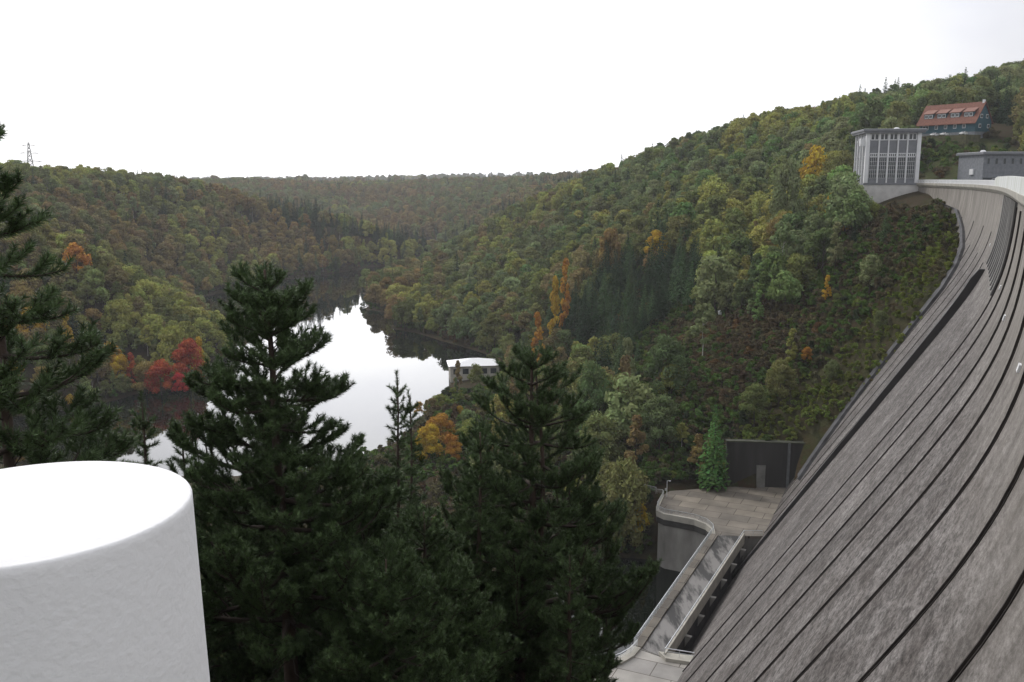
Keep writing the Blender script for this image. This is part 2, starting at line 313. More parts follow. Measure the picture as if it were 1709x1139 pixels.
def face_material(name, lo, hi, up, streak=1.0):
    m = bpy.data.materials.new(name); m.use_nodes = True; t = m.node_tree; n = t.nodes; l = t.links; b = n['Principled BSDF']
    b.inputs['Roughness'].default_value = .85; b.inputs['Specular IOR Level'].default_value = .25
    uvn = n.new('ShaderNodeUVMap'); uvn.uv_map = 'UVMap'
    def noise(sx, sy, d=6, ro=.6):
        mp_ = n.new('ShaderNodeMapping'); mp_.inputs['Scale'].default_value = (sx, sy, 1); l.new(uvn.outputs[0], mp_.inputs[0])
        z = n.new('ShaderNodeTexNoise'); z.inputs['Scale'].default_value = 1; z.inputs['Detail'].default_value = d; z.inputs['Roughness'].default_value = ro; l.new(mp_.outputs[0], z.inputs['Vector']); return z.outputs['Fac']
    def ramp(f, a, ca, b_, cb):
        r = n.new('ShaderNodeValToRGB'); l.new(f, r.inputs[0]); e = r.color_ramp.elements; e[0].position = a; e[0].color = (*ca,1); e[1].position = b_; e[1].color = (*cb,1); return r.outputs[0]
    def mix(kind, f, a, b_):
        x = n.new('ShaderNodeMix'); x.data_type = 'RGBA'; x.blend_type = kind
        if hasattr(f,'links'): l.new(f, x.inputs['Factor'])
        else: x.inputs['Factor'].default_value = f
        for i, q in ((6,a),(7,b_)):
            if hasattr(q,'links'): l.new(q, x.inputs[i])
            else: x.inputs[i].default_value = (*q,1)
        return x.outputs[2]
    base = ramp(noise(.06, .05), .32, lo, .68, hi)
    base = mix('MULTIPLY', .5, base, ramp(noise(.35, .05, 5), .36, (.45,.43,.42), .6, (1,1,1)))       # water streaks down the fall line
    base = mix('MULTIPLY', .9, base, ramp(noise(.9, 1.7, 10, .8), .40, (.30,.285,.27), .56, (1.2,1.18,1.17)))  # spalled, speckled face
    base = mix('MULTIPLY', .85, base, ramp(noise(.22, .30, 7, .7), .40, (.50,.47,.45), .58, (1,1,1)))           # dark weathered patches
    base = mix('MULTIPLY', .9, base, ramp(noise(2.6, 4.2, 6, .8), .40, (.50,.48,.46), .55, (1.22,1.21,1.2)))  # pitted surface
    base = mix('MIX', ramp(noise(1.6, .12, 5), .64, (0,0,0), .74, (.4,.4,.4)), base, (.42,.39,.37))   # pale lime runs
    base = mix('MIX', ramp(noise(.16, .1, 6), .66, (0,0,0), .74, (.5,.5,.5)), base, (.06,.05,.025))   # moss
    sx = n.new('ShaderNodeSeparateXYZ'); l.new(uvn.outputs[0], sx.inputs[0])
    mr = n.new('ShaderNodeMapRange'); mr.inputs['From Min'].default_value = 5; mr.inputs['From Max'].default_value = 17; mr.inputs['To Min'].default_value = 1; mr.inputs['To Max'].default_value = 0; l.new(sx.outputs[1], mr.inputs[0])
    upc = mix('MULTIPLY', .8, ramp(noise(.3, .12), .3, tuple(x*.72 for x in up), .7, up), ramp(noise(.7, .12, 7, .7), .36, (.45,.43,.41), .6, (1,1,1)))
    base = mix('MIX', mr.outputs[0], base, upc)
    l.new(base, b.inputs['Base Color'])
    bp = n.new('ShaderNodeBump'); bp.inputs['Strength'].default_value = .5; bp.inputs['Distance'].default_value = .15; l.new(noise(.9, 1.6, 8, .7), bp.inputs['Height']); l.new(bp.outputs[0], b.inputs['Normal'])
    return m
M_face = face_material('weathered_dam_concrete', (.155,.148,.146), (.262,.253,.25), (.36,.335,.305))
M_seam = mat('mossy_shaded_joint', (.034,.028,.025), .9, var=.5, scale=.8, bump=.3)  # moss and the step shadow at the block joints, in one dark colour
M_white = mat('white_painted_render', (.74,.75,.77), .7, var=.08, scale=.6)
M_cream = mat('pale_concrete', (.46,.44,.39), .85, var=.25, scale=.5, bump=.1)
M_conc = mat('grey_concrete', (.30,.29,.27), .85, var=.4, scale=.35, bump=.2, stretch=(1,1,.4))
M_asph = mat('wet_asphalt', (.07,.07,.07), .45, var=.4, scale=.5)
M_steel = mat('galvanised_steel', (.62,.64,.66), .35, metallic=.6, var=.1)
M_dark = mat('dark_opening', (.015,.015,.016), .8, var=.2)
dam = thing('dam', 'long curved grey concrete dam wall with dark joint ribs down its sloping face', 'dam', (34.3,60.5,-2))
dam.location = (0,0,0)
def grid_face(name, ss, hh, fn, m, parent, uvscale=None):
    A, B = np.meshgrid(ss, hh, indexing='ij'); P = fn(A.ravel(), B.ravel()); na, nb = A.shape
    i, j = np.meshgrid(np.arange(na-1), np.arange(nb-1), indexing='ij')
    F = np.stack([i*nb+j, i*nb+j+1, (i+1)*nb+j+1, (i+1)*nb+j], -1).reshape(-1,4)
    return P, F, np.stack([A.ravel(), B.ravel()], 1)
def build_uv(name, parts, mats, parent, smooth=True):
    V = []; F = []; U = []; MI = []; k = 0
    for q, (P, f, uv) in enumerate(parts): V.append(P); F.append(f+k); U.append(uv); MI += [min(q, len(mats)-1)]*len(f); k += len(P)
    V = np.concatenate(V); F = np.concatenate(F); U = np.concatenate(U)
    me = np_mesh(name, V, F, mats, MI, smooth=smooth); lay = me.uv_layers.new(name='UVMap'); lay.data.foreach_set('uv', U[F.ravel()].astype(np.float32).ravel())
    o = bpy.data.objects.new(name, me); link(o, parent); return o
ss = np.arange(-112, 305.1, 2.5); hh = np.concatenate([np.arange(0, 24, 1.), np.arange(24, 94, 3.)])
face = grid_face('f', ss, hh, lambda a, b: dpt(a, b), None, None)
top = grid_face('t', ss, np.array([0., -10.]), lambda a, b: np.concatenate([dplan(a)[0]+dplan(a)[1]*b[:,None], np.full((len(a),1), ZC)], 1), None, None)
back = grid_face('b', ss, np.array([0., 40., 91.]), lambda a, b: np.concatenate([dplan(a)[0]+dplan(a)[1]*-10, (ZC-b)[:,None]], 1), None, None)
build_uv('dam_body', [face, top, back], [M_face, M_conc, M_conc], dam)
def strip(name, s0, s1, h, prot, m, parent, mb=None):  # a rib running down the face from h[0] to h[-1], prot proud
    h = np.asarray(h, float); pr = np.broadcast_to(prot, h.shape); k = mb or MB()
    R_ = []
    for a, p in zip(h, pr):
        q = [dpt(s0, a, -.4)[0], dpt(s0, a, p)[0], dpt(s1, a, p)[0], dpt(s1, a, -.4)[0]]; R_.append(q)
    k.loft(R_)
    return k.build(name, m, parent) if mb is None else None
JOINTS = [52.2, 38.1, 21.8, 10.0, -2.3, -13.3, -24.9, -35.0, -47, -59, -71]
hs = np.concatenate([np.arange(1.2, 26, 1.6), np.arange(26, 88, 4.)])
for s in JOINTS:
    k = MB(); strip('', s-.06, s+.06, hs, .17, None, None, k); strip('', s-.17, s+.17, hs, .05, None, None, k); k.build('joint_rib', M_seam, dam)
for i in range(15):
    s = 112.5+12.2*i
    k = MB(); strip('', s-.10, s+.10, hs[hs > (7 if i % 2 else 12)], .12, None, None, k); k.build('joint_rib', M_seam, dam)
hw = np.concatenate([np.arange(12.5, 26, 1.5), np.arange(26, 84, 4.)])
strip('training_wall', 99.6, 101.0, hw, np.where(hw < 14, .9, np.clip(1.35-(hw-24)*.018, .5, 1.35)), mat('mossy_shadow_concrete', (.03,.028,.028), .7, var=.4, scale=.4), dam)  # dark colour holds moss and the shadow along the wall's step
M_pier = mat('spillway_pier_concrete', (.50,.49,.47), .8, var=.35, scale=.5, stretch=(1,1,.3))
hp = np.arange(.6, 12.1, 1.0)
M_pdark = mat('dark_pier_flank', (.10,.098,.10), .7, var=.4, scale=.6)  # darker than the nosings, recess shade between the piers put into the colour
for i in range(9):
    s = 53.5+5.8*i
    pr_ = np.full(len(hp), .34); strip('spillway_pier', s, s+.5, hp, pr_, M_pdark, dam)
    k = MB(); R_ = []
    for a_, q_ in zip(hp, pr_): R_.append([dpt(s-.03, a_, q_-.06)[0], dpt(s-.03, a_, q_+.06)[0], dpt(s+.53, a_, q_+.06)[0], dpt(s+.53, a_, q_-.06)[0]])
    k.loft(R_); k.build('pier_nosing', M_pier, dam)
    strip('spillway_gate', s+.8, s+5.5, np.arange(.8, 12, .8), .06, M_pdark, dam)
for s, h in ((98,8.5),(91,8.2),(116,9.5),(45,9.7),(19,9.6),(-9,8.8)):
    strip('marker_plate', s-.4, s+.4, [h-.22, h+.22], .14, M_white, dam)
# crest: road, cornice, parapets, railing
def sweep(name, s0, s1, prof, m, parent, step=3.0, zfun=None):
    st = np.linspace(s0, s1, max(2, int((s1-s0)/step)+1)); c, n = dplan(st); rings = []
    for i in range(len(st)):
        rings.append([(c[i,0]+n[i,0]*o, c[i,1]+n[i,1]*o, z+(zfun(st[i]) if zfun and z > -.9 else 0)) for o, z in prof])
    k = MB(); k.loft(rings); return k.build(name, m, parent)
M_para = mat('stained_white_parapet', (.72,.74,.76), .75, var=.16, scale=.35, stretch=(1,1,.25), dark=(.50,.52,.46))
sweep('crest_road', -110, 300, [(-9.6,-1.9),(-9.6,-1.38),(-.2,-1.38),(-.2,-1.9)], M_asph, dam)
sweep('cornice', -110, 290, [(-.3,-2.6),(.18,-2.6),(.75,-1.95),(.85,-1.3),(-.3,-1.3)], M_cream, dam)
sweep('parapet', -110, 128, [(.2,-1.29),(.75,-1.29),(.72,.12),(.2,.12)], M_para, dam, zfun=lambda s: .3*max(0, min(1, (s-20)/60))*max(.0, min(1, (128-s)/8)))
sweep('parapet', -110, 290, [(-10,-1.9),(-10,-.35),(-9.65,-.35),(-9.65,-1.9)], M_para, dam)
k = MB(); st = np.arange(128.5, 274, 2.0)
P0 = crest_pt(st, .45, -1.3)
for p in P0: k.box(p[0]-.12, p[0]+.12, p[1]-.12, p[1]+.12, -1.3, -.22)
for z, wd in ((-.32,.22),(-.62,.1),(-.9,.1),(-1.15,.12)):
    for a, b in zip(P0[:-1], P0[1:]): k.bar((a[0],a[1],z), (b[0],b[1],z), wd*.8, wd)
k.build('crest_railing', M_white, dam)
# kerb along the line where the far hillside meets the dam face
ab = [(258,5.5),(238,5.0),(207,6.2),(187,10),(168,13.6),(159,16.8),(152.5,21.5),(152,26.5),(150.5,34.5),(148.5,42),(145,49),(138,55.5),(128,61)]
k = MB(); Rg = []
for s, h in ab:
    a = dpt(s, h, .0)[0]; b = dpt(s+3.0, h, .0)[0]; nn = dplan(s)[1][0]; n3 = np.array([nn[0], nn[1], .6])
    Rg.append([a+n3*.55, b+n3*.9, b-n3*.6, a-n3*.6])
k.loft(Rg); k.build('abutment_kerb', mat('abutment_concrete', (.075,.075,.08), .85, var=.5, scale=.5, bump=.2), dam)

# ---------------------------------------------------------------- terrace, bridge, quay, basin
ZP = -70.0
M_slab = mat('tan_concrete_slabs', (.25,.22,.18), .75, var=.35, scale=.25)
def slab_material(m, bw=6.0, rh=3.6):
    t = m.node_tree; n = t.nodes; l = t.links; b = n['Principled BSDF']; src = b.inputs['Base Color'].links[0].from_socket
    c = n.new('ShaderNodeTexCoord'); mp_ = n.new('ShaderNodeMapping'); mp_.inputs['Rotation'].default_value = (0,0,R(25)); l.new(c.outputs['Object'], mp_.inputs[0])
    br = n.new('ShaderNodeTexBrick'); br.inputs['Scale'].default_value = 1; br.inputs['Brick Width'].default_value = bw; br.inputs['Row Height'].default_value = rh; br.inputs['Mortar Size'].default_value = .07; br.offset = .4
    br.inputs['Color1'].default_value = (1,1,1,1); br.inputs['Color2'].default_value = (.68,.69,.72,1); br.inputs['Mortar'].default_value = (.25,.22,.2,1); l.new(mp_.outputs[0], br.inputs['Vector'])
    x = n.new('ShaderNodeMix'); x.data_type = 'RGBA'; x.blend_type = 'MULTIPLY'; x.inputs['Factor'].default_value = 1; l.new(src, x.inputs[6]); l.new(br.outputs['Color'], x.inputs[7]); l.new(x.outputs[2], b.inputs['Base Color'])
slab_material(M_slab)
ter = thing('terrace', 'tan slab paved terrace with a curved quay wall at the foot of the dam', 'terrace', (0,0,0))
k = MB(); k.prism(TERRACE, ZP-.5, ZP); k.build('paving', M_slab, ter)
k = MB(); wl = [(33.9,198.9)]+[(x+.35,y-.1) for x, y in TERRACE[1:9]]+[(46,175.6),(49.7,175.6),(62,200),(38,201)]
k.prism([(x,y) for x, y in wl], -86, ZP-.52); k.build('quay_wall', M_conc, ter)
k = MB(); e = TERRACE[0:9]; Rg = []
for i, (x, y) in enumerate(e):
    a = Vector(e[max(i-1,0)]); b_ = Vector(e[min(i+1,len(e)-1)]); d = (b_-a).normalized(); nn = Vector((-d.y, d.x)) ; p = Vector((x,y))
    Rg.append([(p.x-nn.x*.18,p.y-nn.y*.18,ZP-1.0),(p.x+nn.x*.5,p.y+nn.y*.5,ZP-1.0),(p.x+nn.x*.5,p.y+nn.y*.5,ZP+.25),(p.x-nn.x*.18,p.y-nn.y*.18,ZP+.25)])
k.loft(Rg); k.build('kerb', M_cream, ter)
k = MB(); Rg = []
for i, (x, y) in enumerate(e):
    a = Vector(e[max(i-1,0)]); b_ = Vector(e[min(i+1,len(e)-1)]); d = (b_-a).normalized(); nn = Vector((-d.y, d.x)); p = Vector((x,y))-nn*.06
    Rg.append([(p.x-nn.x*.06,p.y-nn.y*.06,ZP-2.3),(p.x+nn.x*.2,p.y+nn.y*.2,ZP-2.3),(p.x+nn.x*.2,p.y+nn.y*.2,ZP-1.02),(p.x-nn.x*.06,p.y-nn.y*.06,ZP-1.02)])
k.loft(Rg); k.build('dark_band', mat('dark_band_concrete', (.06,.058,.056), .8, var=.4, scale=.5), ter)  # darker band just below the kerb
# the bridge
BL0, BL1 = Vector((40.1,175.9)), Vector((18.7,130.9)); BR0, BR1 = Vector((46.0,175.3)), Vector((22.5,127.8))
bd = (BL1-BL0).normalized(); bn = Vector((bd.y, -bd.x))     # towards the lake side
if bn.x > 0: bn = -bn
def roadpoly(ins_l, ins_r): return [tuple(BL0-bn*ins_l), tuple(BL1-bn*ins_l), tuple(BR1+bn*ins_r), tuple(BR0+bn*ins_r)]
bri = thing('bridge', 'low road bridge with wet asphalt running along the foot of the dam', 'bridge', (0,0,0))
k = MB(); k.prism([tuple(BL0+bn*.2), tuple(BL1+bn*.2), tuple(BR1-bn*.2), tuple(BR0-bn*.2)], ZP-1.3, ZP-.03); k.build('deck', M_conc, bri)
def wet_road():
    m = bpy.data.materials.new('wet_asphalt_puddled'); m.use_nodes = True; t = m.node_tree; n = t.nodes; l = t.links; b = n['Principled BSDF']
    c = n.new('ShaderNodeTexCoord'); mp_ = n.new('ShaderNodeMapping'); mp_.inputs['Rotation'].default_value = (0,0,R(25)); mp_.inputs['Scale'].default_value = (.9,.22,1); l.new(c.outputs['Object'], mp_.inputs[0])
    z = n.new('ShaderNodeTexNoise'); z.inputs['Scale'].default_value = .6; z.inputs['Detail'].default_value = 10; z.inputs['Roughness'].default_value = .62; l.new(mp_.outputs[0], z.inputs['Vector'])
    r = n.new('ShaderNodeValToRGB'); l.new(z.outputs['Fac'], r.inputs[0]); e = r.color_ramp.elements; e[0].position = .44; e[0].color = (.03,.029,.028,1); e[1].position = .56; e[1].color = (.17,.16,.15,1); l.new(r.outputs[0], b.inputs['Base Color'])
    q = n.new('ShaderNodeValToRGB'); l.new(z.outputs['Fac'], q.inputs[0]); e = q.color_ramp.elements; e[0].position = .44; e[0].color = (.7,.7,.7,1); e[1].position = .56; e[1].color = (.45,.45,.45,1); l.new(q.outputs[0], b.inputs['Roughness'])
    return m
k = MB(); k.prism(roadpoly(1.05, .1), ZP-.02, ZP+.03); k.build('roadway', wet_road(), bri)
k = MB(); k.prism([tuple(BL0+bn*.35), tuple(BL1+bn*.35), tuple(BL1-bn*1.05), tuple(BL0-bn*1.05)], ZP-.02, ZP+.3); k.build('footway', M_slab, bri)
k = MB(); k.prism([tuple(BR0+bn*.02), tuple(BR1+bn*.02), tuple(BR1-bn*.3), tuple(BR0-bn*.3)], ZP-1.5, ZP+.7); k.build('parapet', M_cream, bri)
for f in np.linspace(.06, .94, 7):
    k = MB()
    p = BR0.lerp(BR1, f)-bn*.36; q = p-bn*1.0
    k.add([(p.x,p.y,ZP-1.3),(q.x,q.y,ZP-1.35),(p.x,p.y,ZP-3.2)]+[(p.x+bd.x*.7,p.y+bd.y*.7,ZP-1.3),(q.x+bd.x*.7,q.y+bd.y*.7,ZP-1.35),(p.x+bd.x*.7,p.y+bd.y*.7,ZP-3.2)],
          [(0,1,2),(5,4,3),(0,3,4,1),(1,4,5,2),(2,5,3,0)]); k.build('bracket', M_conc, bri)
M_wallD = mat('dark_basin_wall', (.075,.072,.07), .8, var=.5, scale=.4, bump=.2, stretch=(1,1,.3))  # dark tone for the piers and side wall below the deck
for f in (.12, .31, .5, .69, .88):
    a = BL0.lerp(BL1, f); b_ = BR0.lerp(BR1, f); k = MB(); k.prism([tuple(a-bd*.5), tuple(a+bd*.5), tuple(b_+bd*.5), tuple(b_-bd*.5)], -88, ZP-1.31); k.build('bridge_pier', M_wallD, bri)
k = MB(); k.prism([tuple(BR0-bn*.05), tuple(BR1-bn*.05), tuple(BR1+bn*.6), tuple(BR0+bn*.6)], -88, ZP-1.52); k.build('side_wall', M_wallD, bri)
# landing at the near end
lan = thing('landing', 'pale concrete landing at the near end of the low bridge', 'landing', (0,0,0))
LP = [(18.6,130.7),(17.3,128.4),(15.5,126.6),(13.2,125.2),(10.6,124.0),(6.4,122.3),(0,120.5),(-6,119.5),(-4,106),(14,104),(24,112),(30,128),(27,128.5),(22.5,127.6)]
M_lslab = mat('light_concrete_slabs', (.40,.38,.35), .75, var=.25, scale=.3); slab_material(M_lslab, 8.0, 4.0)
k = MB(); k.prism(LP, -86, ZP-.01); k.build('paving', M_lslab, lan)
k = MB()
e2 = LP[0:8]; Rg = []
for i, (x, y) in enumerate(e2):
    a = Vector(e2[max(i-1,0)]); b_ = Vector(e2[min(i+1,len(e2)-1)]); d = (b_-a).normalized(); nn = Vector((-d.y, d.x)); p = Vector((x,y))
    Rg.append([(p.x-nn.x*.5-0,p.y-nn.y*.5,ZP-1.0),(p.x+nn.x*1.0,p.y+nn.y*1.0,ZP-1.0),(p.x+nn.x*1.0,p.y+nn.y*1.0,ZP+.3),(p.x-nn.x*.5,p.y-nn.y*.5,ZP+.3)])
k.loft(Rg); k.build('kerb', M_cream, lan)
k = MB(); k.prism([(21.9,128.6),(22.6,126.6),(27.0,125.2),(27.0,127.2)], ZP-.02, ZP+.55); k.build('end_plinth', M_cream, lan)
def railing(name, path, label, z0, h=1.05, step=1.9, cat='railing', rails=3, picket=False, w=.07):
    pts = [Vector((x,y,z0)) for x, y in path]; k = MB(); d = 0.0; k2 = MB()
    seg = [(pts[i], pts[i+1]) for i in range(len(pts)-1)]
    posts = []
    for a, b in seg:
        n = max(1, round((b-a).length/step))
        posts += [a.lerp(b, i/n) for i in range(n)]
    posts.append(pts[-1])
    for i in range(rails):
        zz = h-(h*.86)*i/max(1, rails)
        for a, b in zip(posts[:-1], posts[1:]): k.bar(a+Vector((0,0,zz)), b+Vector((0,0,zz)), w*(1.35 if i == 0 else .6))
    if picket:
        for a, b in seg:
            n = max(1, int((b-a).length/.3))
            for i in range(n): p = a.lerp(b, i/n); k.bar(p, p+Vector((0,0,h*.95)), .025)
    o = thing(name, label, cat, tuple(pts[0])); o.location = (0,0,0)
    k.build('handrail', M_steel, o)
    for p in posts: k2 = MB(); k2.bar(p, p+Vector((0,0,h)), w); k2.build('post', M_steel, o)
    return o
off = lambda pth, d: pth
railing('quay_railing', [(30.2,203.2),(32.6,201.2),(32.4,200.0),(33.8,199.6),(33.9,198.6)]+[(x+.12,y) for x, y in TERRACE[1:9]], 'thin grey steel railing along the curved quay edge of the terrace', ZP+.25, picket=True)
a, b_ = BL0+bn*.2, BL1+bn*.2
railing('bridge_railing', [tuple(a), tuple(b_)], 'grey steel railing on the lake side of the bridge', ZP+.3, picket=True)
a, b_ = BR0-bn*.1, BR1-bn*.1
railing('bridge_railing', [tuple(a), tuple(b_)], 'grey steel handrail on the dam side parapet of the bridge', ZP+.75, h=.5, rails=1)
railing('landing_railing', [(x+.4,y-.1) for x, y in LP[0:8]], 'curved steel railing round the pale landing below the pines', ZP+.3, picket=True)
railing('landing_railing', [(22.6,127.6),(26.7,126.2)], 'short steel railing at the near end of the dam side parapet', ZP+.55, rails=2)
railing('terrace_railing', [(46.2,175.5),(49.8,175.5)], 'short steel railing where the terrace meets the dam', ZP, rails=2)
# lamp post on the terrace corner
lp = thing('lamp_post', 'thin white lamp post at the lake corner of the terrace', 'lamp post', (34.6,198.6,ZP))
k = MB(); k.tube([(0,0,0),(0,0,3.7)], [.08,.06], 8); k.build('pole', M_white, lp)
k = MB(); k.bar((0,0,3.7),(.55,0,3.72),.06); k.box(.35,.8,-.1,.1,3.62,3.74); k.build('lamp_head', M_white, lp)
k = MB(); k.box(-.45,-.08,-.04,.04,1.4,2.0); k.build('sign_plate', M_steel, lp)
# retaining wall at the back of the terrace
ztop = float(at(1300,742,dist=213)[2])
rw = thing('retaining_wall', 'dark stained retaining wall at the back of the terrace, against the grassy bank', 'wall', (0,0,0))
k = MB(); k.prism([(49.4,206.2),(75.5,203.4),(75.7,204.6),(49.5,207.4)], -73, ztop); k.build('wall', mat('black_stained_concrete', (.045,.043,.042), .85, var=.5, scale=.5, bump=.2, stretch=(1,1,.15)), rw)
k = MB(); k.prism([(49.3,206.05),(75.6,203.2),(75.8,204.9),(49.4,207.7)], ztop+.003, ztop+.3); k.build('coping', mat('mossy_coping', (.06,.065,.045), .9, var=.4), rw)
k = MB(); d0 = at(1260,812,z=ZP); k.box(56.2,58.2,204.9,205.6,ZP,ZP+5.2); dp = k.build('door_panel', mat('grey_door_recess', (.20,.20,.19), .8, var=.3), rw)
k = MB(); k.box(55.95,56.2,204.8,205.6,ZP,ZP+5.4); k.box(58.2,58.45,204.8,205.6,ZP,ZP+5.4); k.box(56.2,58.2,204.8,205.6,ZP+5.2,ZP+5.45); k.box(56.25,58.15,204.84,204.897,ZP+2.5,ZP+2.6); k.build('frame', M_conc, dp)
k = MB(); k.box(63.0,63.5,204.2,204.9,ZP,ztop+.1); k.build('downpipe', mat('grey_pipe', (.16,.17,.18), .6, var=.3), rw)

# ---------------------------------------------------------------- the intake tower at the far end of the crest
M_grey = mat('grey_panel', (.20,.21,.23), .7, var=.15, scale=.8)
M_slate = mat('grey_stone_cladding', (.22,.235,.26), .8, var=.3, scale=1.2, bump=.1)
M_glass = mat('dark_window_glass', (.035,.045,.05), .12, var=.3, scale=.6, spec=.6)
M_roofm = mat('pale_roof_sheet', (.62,.63,.66), .5, var=.1)
c0, n0 = dplan(np.array([271.])); tnx, tny = n0[0,1], -n0[0,0]            # tangent along the crest, away from the camera
ang = math.atan2(-n0[0,1], -n0[0,0])                                      # local x runs upstream (right in the photo)
tw = thing('tower_building', 'white pillared tower building with tall gridded windows at the far end of the dam', 'building', (c0[0,0]+n0[0,0]*17.4, c0[0,1]+n0[0,1]*17.4, -1.6), ang)
W_, D_, H_ = 17.2, 20.0, 17.0
k = MB(); k.box(.1, W_+.3, .1, D_, -14, -.35); k.build('base', mat('pale_base_wall', (.62,.61,.60), .8, var=.2, scale=.4), tw)
k = MB(); k.box(-.1, W_+.1, -.1, D_+.1, -.34, .3); k.build('sill_band', M_grey, tw)
k = MB(); k.box(.5, W_-.5, .5, D_-.5, .3, H_-.5); k.build('wall', M_grey, tw)
k = MB(); k.box(-.9, W_+1.0, -.9, D_+.9, H_-.5, H_+.12); k.box(-1.3, W_+1.4, -1.3, D_+1.3, H_+.12, H_+.75); k.build('roof_slab', M_grey, tw)
k = MB(); k.box(-1.0, W_+1.1, -1.0, D_+1.0, H_+.753, H_+.86); k.build('roof_covering', M_roofm, tw)
k = MB(); cx, cy = 11, 8
k.loft([[(cx+r*math.cos(a),cy+r*math.sin(a),z) for a in np.linspace(0,2*math.pi,13)[:-1]] for r, z in ((1.0,H_+.85),(1.0,H_+1.25),(.75,H_+1.55),(.3,H_+1.7))]); k.build('roof_dome', M_white, tw)
bw = (W_-2.4)/5
for x in (0, W_-1.2):
    k = MB(); k.box(x, x+1.2, 0, 1.2, .3, H_-.5); k.build('corner_pillar', M_white, tw)
for i in range(1, 5):
    k = MB(); x = 1.2+bw*i; k.box(x-.2, x+.2, 0, .55, .3, H_-.5); k.build('mullion_pillar', M_white, tw)
def grid_window(x0, x1, z0, z1, nx, nz, par, y=.42, name='window', fr=.07, axis='x'):
    def bx(kk, a0, a1, b0, b1, zz0, zz1):
        if axis == 'x': kk.box(a0, a1, b0, b1, zz0, zz1)
        else: kk.box(b0, b1, a0, a1, zz0, zz1)
    k = MB(); bx(k, x0, x1, y, y+.05, z0, z1); o = k.build(name, M_glass, par)
    k = MB()
    for i in range(nx+1): x = x0+(x1-x0)*i/nx; bx(k, x-fr/2, x+fr/2, y-.08, y-.005, z0, z1)
    for i in range(nz+1): z = z0+(z1-z0)*i/nz; bx(k, x0, x1, y-.075, y-.008, z-fr/2, z+fr/2)
    k.build('frame', M_white, o); return o
for i in range(5):
    x0 = 1.2+bw*i+.28; x1 = 1.2+bw*(i+1)-.28
    grid_window(x0, x1, 1.9, 8.6, 4, 5, tw); grid_window(x0, x1, 8.9, 9.9, 4, 1, tw, fr=.22); grid_window(x0, x1, H_-2.7, H_-.7, 2, 1, tw, fr=.3)
for j in range(5):
    y = 1.2+(D_-2.4)*j/4; k = MB(); k.box(-.02, .5, y-.3, y+.3, .3, H_-.5); k.build('mullion_pillar', M_white, tw)
for j in range(4):
    y0 = 1.2+(D_-2.4)*j/4+.4; y1 = 1.2+(D_-2.4)*(j+1)/4-.4; grid_window(y0, y1, 1.9, 9.0, 4, 5, tw, axis='y'); grid_window(y0, y1, H_-2.7, H_-.7, 2, 1, tw, axis='y', fr=.25)
k = MB(); k.box(-1.6, -.05, 1.4, 3.4, H_-4.6, H_-2.2); k.build('wall_cabinet', M_white, tw)
railing('tower_railing', [(c0[0,0]+n0[0,0]*20.5, c0[0,1]+n0[0,1]*20.5+3), (c0[0,0]+n0[0,0]*18.2, c0[0,1]+n0[0,1]*18.2+.5)], 'short grey railing at the lake side foot of the pillared tower', -2.0, h=1.2, picket=True)

# grey block house behind the crest
p0 = at(1639, 299, dist=320)
bh = thing('grey_blockhouse', 'low grey stone-clad block with five slit windows behind the crest road', 'building', (p0[0], p0[1], -1.9), R(0))
k = MB(); k.box(0, 13.2, 0, 16, -4, 9.2); k.build('wall', M_slate, bh)
k = MB(); k.box(-.7, 13.9, -.7, 16.7, 9.203, 9.9); k.build('roof_slab', M_grey, bh)
k = MB(); k.box(-.4, 13.6, -.4, 16.4, 9.903, 10.02); k.build('roof_covering', M_roofm, bh)
k = MB(); k.loft([[(1.6+r*math.cos(a),4+r*math.sin(a),z) for a in np.linspace(0,2*math.pi,13)[:-1]] for r, z in ((.8,10.02),(.8,10.35),(.4,10.6))]); k.build('roof_dome', M_white, bh)
for i in range(5):
    k = MB(); x = 1.5+2.45*i; k.box(x-.32, x+.32, -.06, .1, 6.4, 8.0); o = k.build('window', M_glass, bh)
    k = MB(); k.box(x-.42, x-.32, -.12, .08, 6.35, 8.05); k.box(x+.32, x+.42, -.12, .08, 6.35, 8.05); k.build('frame', M_grey, o)
k = MB(); k.box(.2, 13.0, -.05, .08, 1.2, 2.3); k.build('ribbon_window', M_glass, bh)
k = MB(); k.box(-.5, -.02, 5.2, 7.4, 3.2, 4.9); k.build('wall_box', M_white, bh)

# teal house with the red roof
hp0 = at(1532, 224, dist=443); hp1 = at(1626, 226, dist=428)
hz = float(min(hp0[2], hp1[2]))
ha = math.atan2(hp1[1]-hp0[1], hp1[0]-hp0[0]); HL = math.hypot(hp1[0]-hp0[0], hp1[1]-hp0[1]); HD = 10.4; HE = 5.9; HR = 13.2
ho = thing('teal_house', 'long teal timber house with red tiled roof and four dormers on the hillside', 'house', (hp0[0], hp0[1], hz), ha)
M_teal = mat('teal_boards', (.03,.095,.13), .75, var=.2, scale=.9, stretch=(6,6,.3)); M_tile = mat('red_roof_tiles', (.20,.085,.06), .85, var=.35, scale=1.5, bump=.2)
k = MB(); k.box(0, HL, 0, HD, -5, 1.5); k.build('plinth', M_slate, ho)
k = MB(); k.box(-.1, HL+.1, -.1, HD+.1, 1.503, HE)
k.add([(-.1,-.1,HE),(-.1,HD+.1,HE),(-.1,HD/2,HR-.35),(HL+.1,-.1,HE),(HL+.1,HD+.1,HE),(HL+.1,HD/2,HR-.35)], [(0,1,2),(5,4,3),(0,2,5,3),(1,4,5,2)])
k.build('wall', M_teal, ho)
k = MB(); sl_ = (HR-HE)/(HD/2); oh = .9
